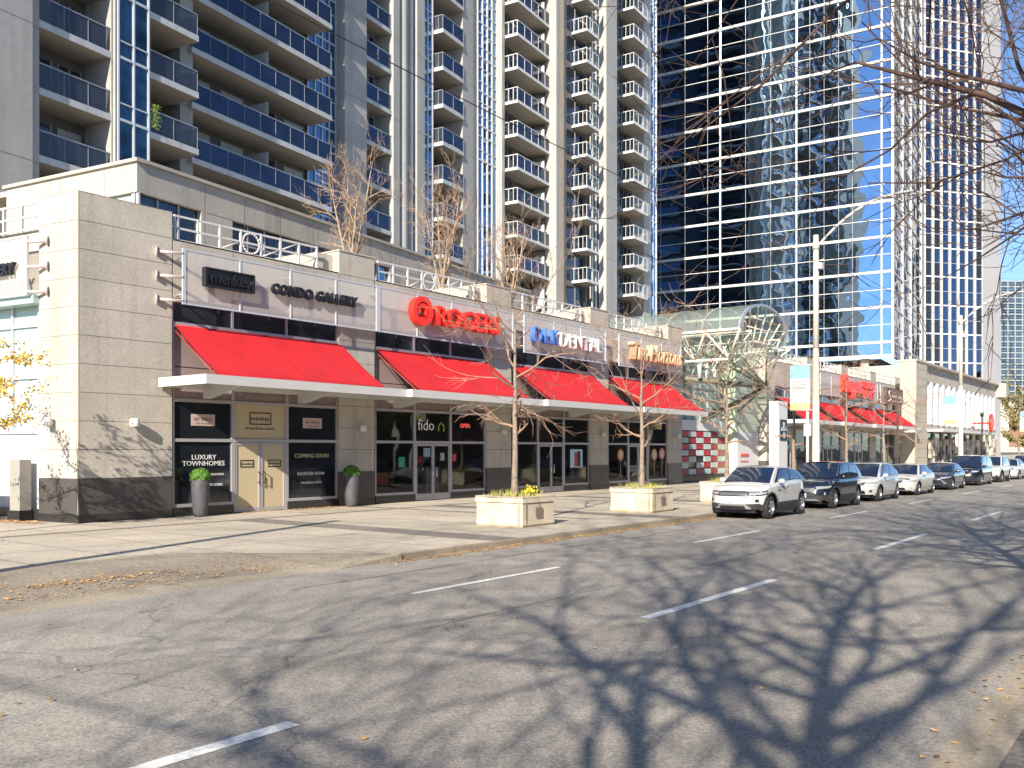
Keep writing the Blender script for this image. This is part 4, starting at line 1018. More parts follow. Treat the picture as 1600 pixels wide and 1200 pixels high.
lab = ['cream concrete planter nearest the camera with dry yellow grass', 'cream concrete planter in the middle, second from the camera', 'cream concrete planter just behind the white SUV front', 'cream planter hidden behind the dark SUV', 'cream planter behind the white crossover', 'cream planter behind the white sedan', 'farthest cream planter on the pavement']
tl = ['young bare tree in the nearest cream planter', 'young bare tree in the second planter, left of the glass entrance', 'young bare tree in front of the glazed atrium entrance', 'young bare tree left of the near street lamp', 'young bare tree right of the near street lamp, before the red script sign', 'young bare tree before the last red awning', 'young bare tree near the far lamp post']
for i in range(7):
    u = [18.95, 25.9, 32.6, 39.8, 47.4, 54.2, 61.5][i]; b = 14.2
    pp = planter(u, b, 1.55, .80, lab[i])
    if i == 0:
        m = MB(KF); rnd = random.Random(4)
        for k in range(60):
            a_, z_ = u + .95 + rnd.gauss(0, .09), .86 + abs(rnd.gauss(0, .07)); y_ = b + .5 + rnd.gauss(0, .08); m.face([(a_, y_, z_), (a_ + .06, y_ - .02, z_ + .02), (a_ + .02, y_, z_ + .07)])
        m.build('yellow_flowers', mat('flower_yellow', (.75, .6, .04), .6), pp)
    x, y, _ = KF.P(u + .7, b + .78, 0)
    tree('street_tree', 21 + i * 3, (x, y, .7), tl[i], 'young bare trees in planters', BARK, TWIG, height=[5.2, 4.5, 4.7, 4.6, 4.6, 4.5, 4.6][i], spread=[2.3, 2.2, 2.3, 2.0, 2.2, 2.0, 2.0][i], r0=.085, fork_z=.30, lv=4, kids_=(4, 3, 3), twig=.0055, up=.38, curl=.30, nlimb=11 if i < 3 else 8)
# trees on the roof terrace
for i, (a, b, h, sp, lb) in enumerate([(11.9, 2., 4.4, 1.9, 'bare multi-stemmed tree on the roof terrace, leftmost'), (17.25, 2., 4.6, 1.9, 'bare tree on the roof terrace above the red round emblem'), (22.1, 2., 4.0, 1.7, 'bare tree on the roof terrace above the blue and white sign'), ]):
    x, y, _ = MF.P(a, b, 0)
    th = thing('terrace_tree', (x, y, 9.05), lb, 'tree', 'bare trees on the roof terrace')
    T, C = MB(WF), MB(WF)
    for q in range(4):
        t1, c1 = branchy(70 + i * 7 + q, (x + .1 * math.cos(q * 1.6), y + .1 * math.sin(q * 1.6), 9.05 if i < 2 else 8.9), height=h * (1 - .12 * q), spread=sp * .62, r0=.06, fork_z=.12, lv=4, kids_=(3, 3, 3), twig=.006, up=.75, curl=.28, nlimb=8, lean=(math.cos(q * 1.6 + .4) * .75, math.sin(q * 1.6 + .4) * .75))
        for S, D in ((t1, T), (c1, C)):
            n0 = len(D.v); D.v += S.v; D.f += [tuple(k + n0 for k in f) for f in S.f]; D.m += S.m; D.sm += S.sm
    T.build('trunk', mat('bark_tan', (.33, .25, .17), .9, noise=(14, .3)), th); C.build('crown', mat('twig_tan', (.36, .25, .17), .85, noise=(3, .3)), th)
# big bare boulevard trees on the near side: shadows on the road and branches at upper right
def bigtree(seed, base, h, sp, label, r0=.26, nl=11, lean=(0, 0), lv=5, fork=.34, up=.5, twig=.011, kids_=(4, 4, 3, 3), cutr=None):
    tree('boulevard_tree', seed, base, label, 'big bare trees on the near side of the road', BARK2, TWIG2, height=h, spread=sp, r0=r0, fork_z=fork, lv=lv, kids_=kids_, twig=twig, up=up, curl=.27, nlimb=nl, lean=lean, minseg=5, cutr=cutr)
def gp(x, y): return (x, y, 0)
bigtree(5, gp(-2.85, -6.9), 11.5, 7.2, 'big bare tree behind the camera whose shadow falls across the road', lean=(.6, -.4), fork=.36, nl=30, twig=.010, r0=.27, up=.45)
bigtree(9, gp(6.6, 8.5), 10, 6.2, 'big bare tree whose branches reach in at the upper right edge', lean=(.4, .6), fork=.40, nl=30, up=.36, twig=.005, r0=.17, kids_=(5, 4, 3, 3), cutr=6.0)
bigtree(31, gp(9.7, 13.2), 9.5, 5.2, 'bare tree just outside the right edge with dense twigs over the sky', lean=(.2, .3), fork=.36, nl=26, up=.45, twig=.0055, r0=.14, kids_=(4, 4, 3, 3), cutr=4.6)
bigtree(14, gp(14.4, 16.5), 10.5, 5.0, 'bare tree farther along the near side, its twigs crossing the stone finned tower', lean=(.3, .3), fork=.4, r0=.2, nl=16, twig=.009)
bigtree(17, gp(20.5, 26), 10, 5.0, 'bare tree off the right edge halfway down the near side', lean=(.3, .3), fork=.4, r0=.2, nl=12, lv=4)
# yellow leaved tree at the left edge
x, y = -12.95, 21.6
th = thing('yellow_tree', (x, y, 0), 'small tree with yellow leaves at the left edge', 'tree')
T, C = branchy(44, (x, y, 0), height=4.2, spread=1.5, r0=.07, fork_z=.40, lv=3, kids_=(4, 3, 3), twig=.006, up=.3, curl=.3, nlimb=9, lean=(-.3, 0)); T.build('trunk', BARK, th); 
rnd = random.Random(6); LB = MB(WF); vv = [v for v in C.v if v[2] > 2.3]
for k in range(3200):
    v = rnd.choice(vv); s = .026 + rnd.random() * .026; p = Vector(v) + Vector((rnd.gauss(0, .07), rnd.gauss(0, .07), rnd.gauss(0, .06)))
    ax = Vector((rnd.gauss(0, 1), rnd.gauss(0, 1), rnd.gauss(0, 1))).normalized(); u_ = ax.orthogonal().normalized() * s; w_ = ax.cross(u_).normalized() * s * .7
    LB.face([tuple(p - u_), tuple(p + w_), tuple(p + u_), tuple(p - w_)])
C.build('crown', TWIG, th); LB.build('leaves', YEL, th)
m = MB(LF); m.box(-4.2, -1.05, -2.3, -1.9, 0, 1.75); m.box(-4.25, -1.0, -2.35, -1.85, 1.75, 1.82); w_ = m.build('garden_wall', mat('aged_concrete', (.33, .31, .27), .9, noise=(12, .15), var=(1, .2))); tag(w_, 'low grey concrete wall at the left edge beside the corner', 'wall')
m = MB(LF); m.box(-.95, -.5, -.25, .1, .3, 1.75, 0); m.box(-1.0, -.45, -.3, .12, 0, .3, 1); w_ = m.build('utility_cabinet', [mat('cabinet_grey', (.30, .28, .25), .6), GRAN2]); tag(w_, 'small grey cabinet against the white panel by the corner', 'cabinet')
# clipped boxwood balls in tall pots
def topiary(a, b, label, seed):
    t = thing('potted_topiary', MF.P(a, b, 0), label, 'potted plant', 'clipped bushes in tall charcoal pots')
    m = MB(MF); m.lathe((a, b, 0), [(0, .0), (.17, 0), (.205, .08), (.235, .3), (.265, .75), (.275, 1.12), (.27, 1.14), (.24, 1.13), (.235, 1.05), (0, 1.05)], 28); m.build('pot', POT, t)
    rnd = random.Random(seed); m = MB(MF)
    m.lathe((a, b, 1.22), [(.03, -.14), (.17, -.1), (.21, 0), (.17, .13), (.02, .2)], 14)
    for k in range(5200):
        v = Vector((rnd.gauss(0, 1), rnd.gauss(0, 1), rnd.gauss(0, 1))).normalized()
        if v.z < -.55: continue
        rr = (.285 + rnd.gauss(0, .012) + .018 * math.sin(v.x * 9 + seed) * math.sin(v.z * 8)) * (1 if rnd.random() < .7 else .9)
        p = Vector((a, b, 1.22)) + Vector((v.x * rr, v.y * rr, v.z * rr * .86)); ax = (v + Vector((rnd.gauss(0, .6), rnd.gauss(0, .6), rnd.gauss(0, .6)))).normalized()
        u_ = ax.orthogonal().normalized() * (.014 + rnd.random() * .008); w_ = ax.cross(u_)
        m.face([tuple(p - u_), tuple(p + w_), tuple(p + u_), tuple(p - w_)])
    m.build('boxwood_ball', GREEN, t)
topiary(3.55, -.42, 'clipped green bush in a tall charcoal pot left of the tan double door', 1)
topiary(9.62, -.5, 'clipped green bush in a tall charcoal pot right of the COMING SOON window', 2)
# fallen leaves
rnd = random.Random(31); m = MB(KF)
def leaf(u, b, z, s=.035):
    an = rnd.random() * 6.28; c, q = math.cos(an) * s, math.sin(an) * s; t = rnd.gauss(0, .35) * s
    m.face([(u - c, b - q, z + abs(t)), (u + q * .6, b - c * .6, z + .004), (u + c, b + q, z + .006 + abs(t) * .5), (u - q * .6, b + c * .6, z + .012)])
for k in range(2300):
    u = 12.6 + rnd.random() ** .9 * 14; leaf(u, 12.49 - abs(rnd.gauss(0, .10 + .10 * math.sin(u * 1.7) ** 2)), -.11, .024)
for k in range(700): leaf(rnd.uniform(12, 70), 12.45 - abs(rnd.gauss(0, .2)), -.11)
for k in range(700): u = rnd.uniform(-4, 11.5); q = abs(rnd.gauss(0, .5)) + .2 * abs(math.sin(u)); leaf(u, 12.95 + q, -.074 + q * .025)
for k in range(200): q = rnd.gauss(0, .14); leaf(rnd.gauss(7.2, 1.0), 14.2 + q, -.042 + q * .025, .04)
for k in range(500): leaf(12.6 + rnd.uniform(7.3, 9.6), 24.7 - abs(rnd.gauss(0, .12)), .01)
for k in range(160): leaf(12.6 + rnd.uniform(5, 7.2), 24.75 - abs(rnd.gauss(0, .06)), .01)
for k in range(500):
    x_, y_, _ = LF.P(rnd.uniform(-2.6, .9), -.35 - abs(rnd.gauss(0, .3)), 0); leaf(x_ * .609 + y_ * .793, -(x_ * .793 - y_ * .609), .012 + rnd.random() * .03, .04)
for k in range(260): leaf(rnd.uniform(6, 60), rnd.uniform(12.9, 24), .01)
for k in range(160): leaf(rnd.uniform(3, 50), rnd.uniform(2, 12), -.113)
for k in range(60): leaf(rnd.uniform(2.5, 12), rnd.uniform(1.25, 1.7), -.108)
tag(m.build('fallen_leaves', LEAFB), 'dry orange and brown fallen leaves along the kerb', 'leaves', kind='stuff')
# ------------------------------------------------------------------ street lamps with banners
def lamp(u, b, h, label, blabel, words, cable=True, stain=True):
    L = thing('street_lamp', KF.P(u, b, 0), label, 'street lamp', 'tall concrete street lamps')
    m = MB(KF); zs = [0, 2, 4.1, 6.3, h]; rs = [.175, .16, .145, .13, .11]
    for k in range(4): m.tube((u, b, zs[k]), (u, b, zs[k + 1]), rs[k], rs[k + 1], 12, 1 if (k == 2 and stain) else 0, k == 3)
    m.build('pole', [POLE, POLER], L)
    m = MB(KF); pts = []
    for k in range(9):
        t = k / 8; pts.append((u, b - 3.1 * t, h - .55 + 1.75 * (1 - (1 - t) ** 1.9)))
    m.path(pts, .05, 8); m.tube((u, b, h - .6), (u, b, h - .3), .16, .14, 10); m.build('arm', POLE, L)
    e = pts[-1]; m = MB(KF); pr = [(.0, 0), (.07, .03), (.13, .25), (.14, .5), (.07, .78), (0, .8)]
    rows = []
    for r, x in pr: rows.append([(u + r * math.cos(t * PI / 6), e[1] - x, e[2] + .55 * r * math.sin(t * PI / 6)) for t in range(13)])
    m.grid(rows); m.build('lamp_head', mat('lamp_head_grey', (.45, .45, .44), .4, metal=.4), L)
    m = MB(KF); m.box(u - .13, u + .13, b - .3, b - .1, h - 1.45, h - 1.2); m.tube((u, b - .1, h - 1.1), (u, b - .35, h - 1.05), .02, .02, 5); m.build('photocell_box', POLE, L)
    B = thing('street_banner', KF.P(u, b + .5, 3.5), blabel, 'banner', 'white and blue banners on the lamp poles')
    z0, z1 = 3.75, 5.62; w = .86
    m = MB(KF); rows = []
    zz = [z0, z0 + .28, z1 - .55, z1]
    m2 = [2, 0, 1]
    for j in range(3):
        m.box(u - .012, u + .012, b + .25, b + .25 + w, zz[j], zz[j + 1], m2[j])
    m.build('cloth', [mat('banner_white', (.55, .56, .54), .6), mat('banner_blue', (.20, .42, .50), .6), mat('banner_yellow', (.60, .50, .20), .6)], B)
    m = MB(KF)
    for z in (z0 - .03, z1 + .03): m.tube((u, b + .1, z), (u, b + .28 + w, z), .018, .018, 6)
    m.build('banner_arm', MULL, B)
    Ff = Fr(*KF.P(u, b + .25 + w, 0)[:2], *(Vector(KF.P(0, 0, 0)) - Vector(KF.P(0, 1, 0)))[:2])
    m = MB(Ff); rr = random.Random(int(u))
    for k in range(7):
        x = .12
        while x < w - .2:
            q = .04 + rr.random() * .07; m.box(x, x + q, -.02, -.013, z1 - .72 - .13 * k, z1 - .72 - .13 * k + (.08 if k < 3 else .03)); x += q + .03
        if k == 3: continue
    m.build('printed_lines', mat('banner_ink', (.25, .26, .27), .6), B)
    return L
lamp(38.3, 13.2, 11.1, 'tall rust-stained concrete street lamp near the second wing', 'banner on the near lamp pole with a blue top', ['DISCOVER', 'YONGE', 'N Y'])
lamp(66.5, 13.2, 11.0, 'farther concrete street lamp before the cream annex', 'banner on the farther lamp pole', ['NORTH', 'YORK'], stain=False)
lamp(98, 13.2, 11.0, 'third and smallest street lamp at the far end of the street', 'small banner on the farthest lamp pole', ['NY'], stain=False)
m = MB(KF); m.tube((37.0, 13.1, 0), (37.0, 13.1, 3.6), .055, .055, 8); m.box(36.98, 37.02, 12.95, 13.25, 2.6, 3.1, 0); sp = m.build('sign_post', WHITE); tag(sp, 'thin white sign post just left of the near street lamp', 'sign post')
for i, u in enumerate((50.2, 72.5)):
    m = MB(KF); m.tube((u, 13.0, 0), (u, 13.0, 5.2 - i * .8), .06, .05, 8); m.tube((u, 13.0, 5.2 - i * .8), (u, 13.0, 5.5 - i * .8), .12, .12, 8, 0); q = m.build('post', BARK2 if i == 0 else BLACK); tag(q, ['slim brown post behind the white sedan', 'slim dark post beyond the farther street lamp'][i], 'post')
m = MB(KF); m.tube((158, 9, 0), (158, 9, 8.6), .12, .09, 8); m.box(157.7, 158.3, 8.6, 9.4, 8.5, 8.9); q = m.build('post', BLACK); tag(q, 'black lamp post at the far right edge of the photo', 'post')
# overhead wires, running between poles outside the frame and the lamp poles
wr = MB(WF)
def sagw(p, q, s, n=24, r=.012):
    P_, Q_ = Vector(p), Vector(q); pts = [P_.lerp(Q_, k / n) - Vector((0, 0, s * 4 * (k / n) * (1 - k / n))) for k in range(n + 1)]
    wr.path([tuple(v) for v in pts], r, 4, 0, True)
a = KF.P(38.3, 13.2, 10.0); b_ = KF.P(66.5, 13.2, 9.8)
sagw(KF.P(-2, 13.2, 10.6), a, .5); sagw(a, b_, .35); sagw(b_, KF.P(98, 13.2, 9.8), .35)
sagw(KF.P(38.3, 13.2, 10.6), KF.P(66.5, 13.2, 10.5), .3)
wo_ = wr.build('overhead_wire', BLACK); tag(wo_, 'thin black overhead wire strung between the lamp poles', 'wire')
m = MB(KF); m.tube((-2, 13.2, 0), (-2, 13.2, 11), .18, .14, 10); q = m.build('utility_pole', POLE); tag(q, 'concrete utility pole left of the frame carrying the wires', 'pole')
# far street greenery
for i, (u, b, h, lb, yl) in enumerate([(150, 22, 9, 'yellowing tree in front of the distant gridded office', 1), (176, 20, 8, 'bare brown tree at the end of the street', 0)]):
    x, y, _ = KF.P(u, b, 0)
    th = thing('far_tree', (x, y, 0), lb, 'tree'); T, C = branchy(90 + i, (x, y, 0), height=h, spread=3.2, r0=.14, fork_z=.25, lv=3, kids_=(4, 4), twig=.02, up=.5, curl=.3, nlimb=10)
    T.build('trunk', BARK, th); C.build('crown', TWIG, th)
    if yl:
        LB = MB(WF); vv = [v for v in C.v]
        for k in range(2500):
            v = rnd.choice(vv); s = .12; p = Vector(v) + Vector((rnd.gauss(0, .2), rnd.gauss(0, .2), rnd.gauss(0, .2))); ax = Vector((rnd.gauss(0, 1), rnd.gauss(0, 1), rnd.gauss(0, 1))).normalized(); u_ = ax.orthogonal() * s; w_ = ax.cross(u_)
            LB.face([tuple(p - u_), tuple(p + w_), tuple(p + u_), tuple(p - w_)])
        LB.build('leaves', mat('leaf_olive', (.22, .20, .06), .6, noise=(1, .4)), th)
# ------------------------------------------------------------------ cars (local frame: x forward, y left, z up)
def lerp_tab(tab, x):
    if x <= tab[0][0]: return tab[0][1]
    for (a, p), (b, q) in zip(tab, tab[1:]):
        if x <= b:
            t = (x - a) / (b - a); t = t * t * (3 - 2 * t) * .5 + t * .5; return p + (q - p) * t
    return tab[-1][1]
def car(name, label, u, b, S, paint, grp='cars parked along the far kerb'):
    L, W, H = S['L'], S['W'], S['H']; w = W / 2; rw = S['R']; xf, xr_ = L - S['fo'], S['ro']; clad = S.get('clad', 0)
    x_, y_, _ = KF.P(u, b, 0)
    root = thing(name, (x_, y_, -.12), label, 'car', grp, rz=math.atan2(1420, 1090) + PI)
    # root at the car's nose: shift so that x=L is the nose at u
    def cb(m, nm, mats, par=None, rc=False):
        o = m.build(nm, mats, None, merge=rc); 
        if par is None:
            for v in o.data.vertices: v.co.x -= L
            o.parent = root
        else:
            for v in o.data.vertices: v.co.x -= L
            o.parent = par
        return o
    p, q = S.get('p', 6.5), S.get('q', 2.5)
    def Y(x): X = abs((x - L / 2) / (L / 2)); return w * max(0, 1 - min(1, X) ** p) ** (1 / q)
    def X(y, s): return L / 2 + s * L / 2 * max(0, 1 - (y / w) ** q) ** (1 / p)
    half = []
    for k in range(9): y = w * .8 * k / 8; half.append((X(y, 1), y))
    xa, xb = half[-1][0], X(w * .8, -1)
    xs_ = [xa - (xa - xb) * k / 46 for k in range(1, 46)]
    for xw_ in (xf, xr_):
        for k in range(-6, 7): xs_.append(xw_ + (rw + .075) * math.sin(k * PI / 12))
    xs_ = sorted(set(round(v, 4) for v in xs_ if xb + .02 < v < xa - .02), reverse=True)
    half += [(v, Y(v)) for v in xs_]
    for k in range(8, -1, -1): y = w * .8 * k / 8; half.append((X(y, -1), y))
    N = len(half); Ra = rw + .065
    def zt(x): return lerp_tab(S['belt'], x)
    def zbm(x):
        z = S.get('zb', .24) + (.05 if x > L - .35 or x < .3 else 0)
        for xw_ in (xf, xr_):
            d = abs(x - xw_)
            if d < Ra: z = max(z, rw + math.sqrt(Ra * Ra - d * d))
        return z
    def nrm(i):
        a = half[max(0, i - 1)]; c = half[min(N - 1, i + 1)]
        if i == 0: return (1, 0)
        if i == N - 1: return (-1, 0)
        tx, ty = c[0] - a[0], c[1] - a[1]; n_ = math.hypot(tx, ty) or 1; return (-ty / n_ * -1, tx / n_ * -1)
    NR = [nrm(i) for i in range(N)]
    NR = [((nx, ny) if (nx * (half[i][0] - L / 2) + ny * half[i][1]) > 0 else (-nx, -ny)) for i, (nx, ny) in enumerate(NR)]
    rake, rrake = S.get('rake', .30), S.get('rrake', .2)
    def ins(z, nx, ztop):
        e = lerp_tab([(.2, .08), (.34, .022), (.55, 0), (.78, .006), (ztop - .07, .03), (ztop, .085)], z)
        if nx > .25: e += rake * max(0, z - .58) * nx * nx
        if nx < -.25: e += rrake * max(0, z - .6) * nx * nx
        if abs(nx) < .5: e -= .018 * math.exp(-((z - .62) / .03) ** 2) * 0
        return e
    def surf(fi, z, side=1, off=0):
        fi = max(0, min(N - 1.0001, fi)); i = int(fi); f = fi - i
        x = half[i][0] * (1 - f) + half[i + 1][0] * f; y = half[i][1] * (1 - f) + half[i + 1][1] * f
        nx = NR[i][0] * (1 - f) + NR[i + 1][0] * f; ny = NR[i][1] * (1 - f) + NR[i + 1][1] * f
        e = ins(z, nx, zt(x)) - off; return (x - nx * e, side * (y - ny * e), z)
    def iy(y): return 8 * min(1, y / (.8 * w))
    def ix(x):
        for i in range(N - 1):
            if half[i + 1][0] <= x <= half[i][0] and half[i][0] != half[i + 1][0]: return i + (half[i][0] - x) / (half[i][0] - half[i + 1][0])
        return 0
    def ryi(y): return N - 1 - 8 * min(1, y / (.8 * w))
    K = 12; body = MB(WF)
    for side in (1, -1):
        rows = []
        for j in range(K + 1):
            r = []
            for i, (x, y) in enumerate(half):
                z0, z1 = zbm(x), zt(x); z = z0 + (z1 - z0) * (j / K) ** .9; r.append(surf(i, z, side))
            rows.append(r)
        body.grid(rows, 0, True, lambda j, k: 1 if clad and rows[j][k][2] < clad - .01 and rows[j + 1][k][2] < clad + .07 else 0)
    cap = []
    for i, (x, y) in enumerate(half):
        P_ = surf(i, zt(x)); cr = .055 * (abs(P_[1]) / w) ** 1.0 * (1 if x > L / 2 else .4)
        cap.append([(P_[0], P_[1] * t / 6, P_[2] + cr * (1 - (t / 6) ** 2) + (.012 * math.exp(-((abs(t) - 3.6) / .5) ** 2) if x > S['xc'] and P_[1] > .4 else 0)) for t in range(-6, 7)])
    body.grid(cap, 0, True)
    bo = cb(body, 'body', [paint, PLAST], None, True)
    # greenhouse
    xc, xw_, xrr, xbb, zr = S['xc'], S['xw'], S['xr'], S['xb'], H
    wb, wr = w * S.get('wb', .905), w * S.get('wr', .70)
    def roofz(x): t = (x - xrr) / (xw_ - xrr); return S.get('zrr', zr - .06) + (zr - .02 - S.get('zrr', zr - .06)) * t + .05 * math.sin(PI * max(0, min(1, t)))
    def bz(x): return zt(x) - .005
    def WS(u_, v, o=0):
        b0 = (xc + .16 * (1 - u_ * u_), u_ * wb * .97, bz(xc) + .045 * (1 - u_ * u_)); t0 = (xw_ + .07 * (1 - u_ * u_), u_ * wr * .96, roofz(xw_) - .015 * u_ * u_)
        return (b0[0] + (t0[0] - b0[0]) * v + o * .6, b0[1] + (t0[1] - b0[1]) * v, b0[2] + (t0[2] - b0[2]) * v + o * .8 + .025 * math.sin(PI * v))
    def SS(t, v, side, o=0):
        b0x = xc + (xbb - xc) * t; b0 = (b0x, wb * (1 - .05 * (2 * t - 1) ** 4), bz(b0x)); tx = xw_ + (xrr - xw_) * t; t0 = (tx, wr * (1 - .05 * (2 * t - 1) ** 4), roofz(tx) - .015)
        return (b0[0] + (t0[0] - b0[0]) * v, side * (b0[1] + (t0[1] - b0[1]) * v + o + .02 * math.sin(PI * v)), b0[2] + (t0[2] - b0[2]) * v + o * .3)
    def RS(u_, v, o=0):
        b0 = (xbb - .08 * (1 - u_ * u_), u_ * wb * .95, bz(xbb) + .02 * (1 - u_ * u_)); t0 = (xrr - .05 * (1 - u_ * u_), u_ * wr * .95, roofz(xrr) - .015 * u_ * u_)
        return (b0[0] + (t0[0] - b0[0]) * v - o * .7, b0[1] + (t0[1] - b0[1]) * v, b0[2] + (t0[2] - b0[2]) * v + o * .6)
    gh = MB(WF)
    gh.grid([[WS(-1 + k / 5, j / 5) for k in range(11)] for j in range(6)]); gh.grid([[RS(-1 + k / 5, j / 5) for k in range(11)] for j in range(6)])
    for sd in (1, -1): gh.grid([[SS(k / 10, j / 5, sd) for k in range(11)] for j in range(6)])
    rf = []
    for k in range(11):
        t = k / 10; row = []
        for j in range(-5, 6):
            u_ = j / 5; x = (xw_ + .07 * (1 - u_ * u_)) + ((xrr - .05 * (1 - u_ * u_)) - (xw_ + .07 * (1 - u_ * u_))) * t
            row.append((x, u_ * wr * (1 - .05 * (2 * t - 1) ** 4) * (.96 if k in (0, 10) else 1), roofz(xw_ + (xrr - xw_) * t) - .015 * abs(u_) ** 2 + .03 * (1 - u_ * u_)))
        rf.append(row)
    gh.grid(rf); cb(gh, 'roof', [S.get('roofmat', paint)], None, False)
    def pgrid(fn, us, vs, o, n=6): return [[fn(us[0] + (us[1] - us[0]) * k / n, vs[0] + (vs[1] - vs[0]) * j / n, o) for k in range(n + 1)] for j in range(n + 1)]
    g_ = MB(WF); g_.grid(pgrid(WS, (-.93, .93), (.03, .94), .012, 8)); cb(g_, 'windshield', CAR_GLASS)
    m = MB(WF)
    for k in (-.5, .35): a_ = WS(k, .03, .03); c_ = WS(k + .42, .14, .03); m.tube(a_, c_, .01, .008, 4)
    cb(m, 'wiper', BLACK)
    g_ = MB(WF); g_.grid(pgrid(RS, (-.85, .85), (.12, .9), .01, 6)); cb(g_, 'rear_window', CAR_GLASS)
    for sd in (1, -1):
        m = MB(WF); m.grid(pgrid(lambda a_, c_, o: SS(a_, c_, sd, o), (.05, S.get('wend', .93)), (.06, .93), .006, 8)); cb(m, 'window_surround', BLACK)
        sp_ = S.get('split', (.08, .44, .47, .80, .82, .92))
        for k in range(0, len(sp_), 2): m = MB(WF); m.grid(pgrid(lambda a_, c_, o: SS(a_, c_, sd, o), (sp_[k], sp_[k + 1]), (.10, .88), .011, 4)); cb(m, 'side_window', CAR_GLASS)
        # mirror
        m = MB(WF); mx, mz = xc - .42, bz(xc) + .10
        for r in range(1):
            rows = []
            for j in range(7):
                ph = -PI / 2 + PI * j / 6
                rows.append([(mx + .07 * math.cos(ph) * math.cos(th * PI / 6) , sd * (wb + .13) + .12 * math.cos(ph) * math.sin(th * PI / 6), mz + .085 * math.sin(ph)) for th in range(13)])
            m.grid(rows)
        m.box(mx - .03, mx + .03, min(sd * wb * .95, sd * (wb + .06)), max(sd * wb * .95, sd * (wb + .06)), mz - .09, mz - .05)
        cb(m, 'mirror', [S.get('mirmat', paint)])
        # door lines and handles
        m = MB(WF)
        for xd in (xc - .25, (xc + xbb) / 2 - .05, xr_ + rw + .02):
            i0 = ix(xd); m.grid([[surf(i0, .36 + (zt(xd) - .40) * j / 8, sd, .004) for j in range(9)], [surf(ix(xd - .012), .36 + (zt(xd) - .40) * j / 8, sd, .004) for j in range(9)]])
        a_, c_ = xc - .2, xr_ + rw
        m.grid([[surf(ix(a_ + (c_ - a_) * k / 10), .355 + dz, sd, .004) for k in range(11)] for dz in (0, .012)])
        cb(m, 'door_gap', BLACK)
        for xd in (xc - 1.05, (xc + xbb) / 2 - .85):
            if xd < .9: continue
            m = MB(WF); P_ = surf(ix(xd), zt(xd) - .13, sd, .03); m.box(P_[0] - .09, P_[0] + .09, min(P_[1], P_[1] - sd * .03), max(P_[1], P_[1] - sd * .03), P_[2] - .014, P_[2] + .014); cb(m, 'door_handle', [S.get('handle', paint)])
        if clad:      # wheel arch cladding
            for xw2 in (xf, xr_):
                m = MB(WF); rows = []
                for ro, o_ in ((Ra - .002, .012), (Ra + .05, .014), (Ra + .055, 0)):
                    row = []
                    for k in range(21):
                        th = PI * (-.06 + 1.12 * k / 20); xx = xw2 + ro * math.cos(th); zz = rw + ro * math.sin(th); zz = min(zz, zt(xx) - .08); P_ = surf(ix(max(.12, min(L - .14, xx))), max(.22, zz), sd, o_); row.append((xx, P_[1], max(.22, zz)))
                    rows.append(row)
                m.grid(rows); cb(m, 'wheel_arch', PLAST)
    # underside and wells
    m = MB(WF); m.box(.18, L - .22, -w + .30, w - .30, .20, .80, 0); m.box(xf + Ra, xr_ + Ra + (xf - xr_ - 2 * Ra), -w + .1, w - .1, .21, .3, 0) if False else None
    m.box(xr_ + Ra, xf - Ra, -w + .09, w - .09, .19, .34); cb(m, 'underbody', BLACK)
    for xw2 in (xf, xr_):
        for sd in (1, -1):
            yo = sd * (w - .035); wd = .235
            pr = [(rw * .60, 0), (rw * .66, .004), (rw * .93, .012), (rw * .985, .03), (rw, .06), (rw, wd - .06), (rw * .985, wd - .03), (rw * .9, wd - .01), (rw * .6, wd)]
            m = MB(WF); m.lathe((xw2, yo, rw), [(r, -sd * h) for r, h in pr], 30, 0, 'b'); wt = cb(m, 'wheel', [TYRE]); 
            m = MB(WF); rr = rw * .62
            m.lathe((xw2, yo, rw), [(rr * 1.04, -sd * .0), (rr, -sd * .012), (rr * .95, -sd * .05), (rr * .95, -sd * .13)], 28, 0, 'b')
            ns = S.get('spokes', 5)
            for k in range(ns):
                t = 2 * PI * k / ns + .3 * sd
                for dt in ((-.12, .12) if S.get('dbl', True) else (0,)):
                    c, q_ = math.cos(t + dt * .6), math.sin(t + dt * .6); c2, q2 = math.cos(t + dt * 1.6), math.sin(t + dt * 1.6)
                    m.tube((xw2 + c * .05, yo - sd * .02, rw + q_ * .05), (xw2 + c2 * rr * .97, yo - sd * .025, rw + q2 * rr * .97), .022 if S.get('dbl', True) else .04, .016 if S.get('dbl', True) else .03, 6)
            m.tube((xw2, yo - sd * .03, rw), (xw2, yo - sd * .002, rw), .05, .045, 14)
            m.tube((xw2, yo - sd * .14, rw), (xw2, yo - sd * .12, rw), rr * .95, rr * .95, 24, 1)
            cb(m, 'rim', [S.get('rim', RIM), BLACK], wt)
    def qp(c, off, side=1, n=8):
        rows = []
        for j in range(n + 1):
            v = j / n; row = []
            for k in range(n + 1):
                t = k / n; a_ = [(c[0][e] * (1 - t) + c[1][e] * t) * (1 - v) + (c[3][e] * (1 - t) + c[2][e] * t) * v for e in (0, 1)]
                row.append(surf(a_[0], a_[1], side, off))
            rows.append(row)
        return rows
    def patch(nm, c, off, mt, sides=(1, -1), par=None):
        o = None
        for sd in sides: m = MB(WF); m.grid(qp(c, off, sd)); o = cb(m, nm, mt)
        return o
    def cpatch(nm, y0, y1, zs, off, mt, n=10):      # centred patch: half width y0 at bottom, y1 at top
        m = MB(WF); rows = []
        for j in range(5):
            v = j / 4; z = zs[0] + (zs[1] - zs[0]) * v; yy = y0 + (y1 - y0) * v
            rows.append([surf(iy(abs(yy * (k / n))), z, 1 if k >= 0 else -1, off) for k in range(-n, n + 1)])
        m.grid(rows); return cb(m, nm, mt)
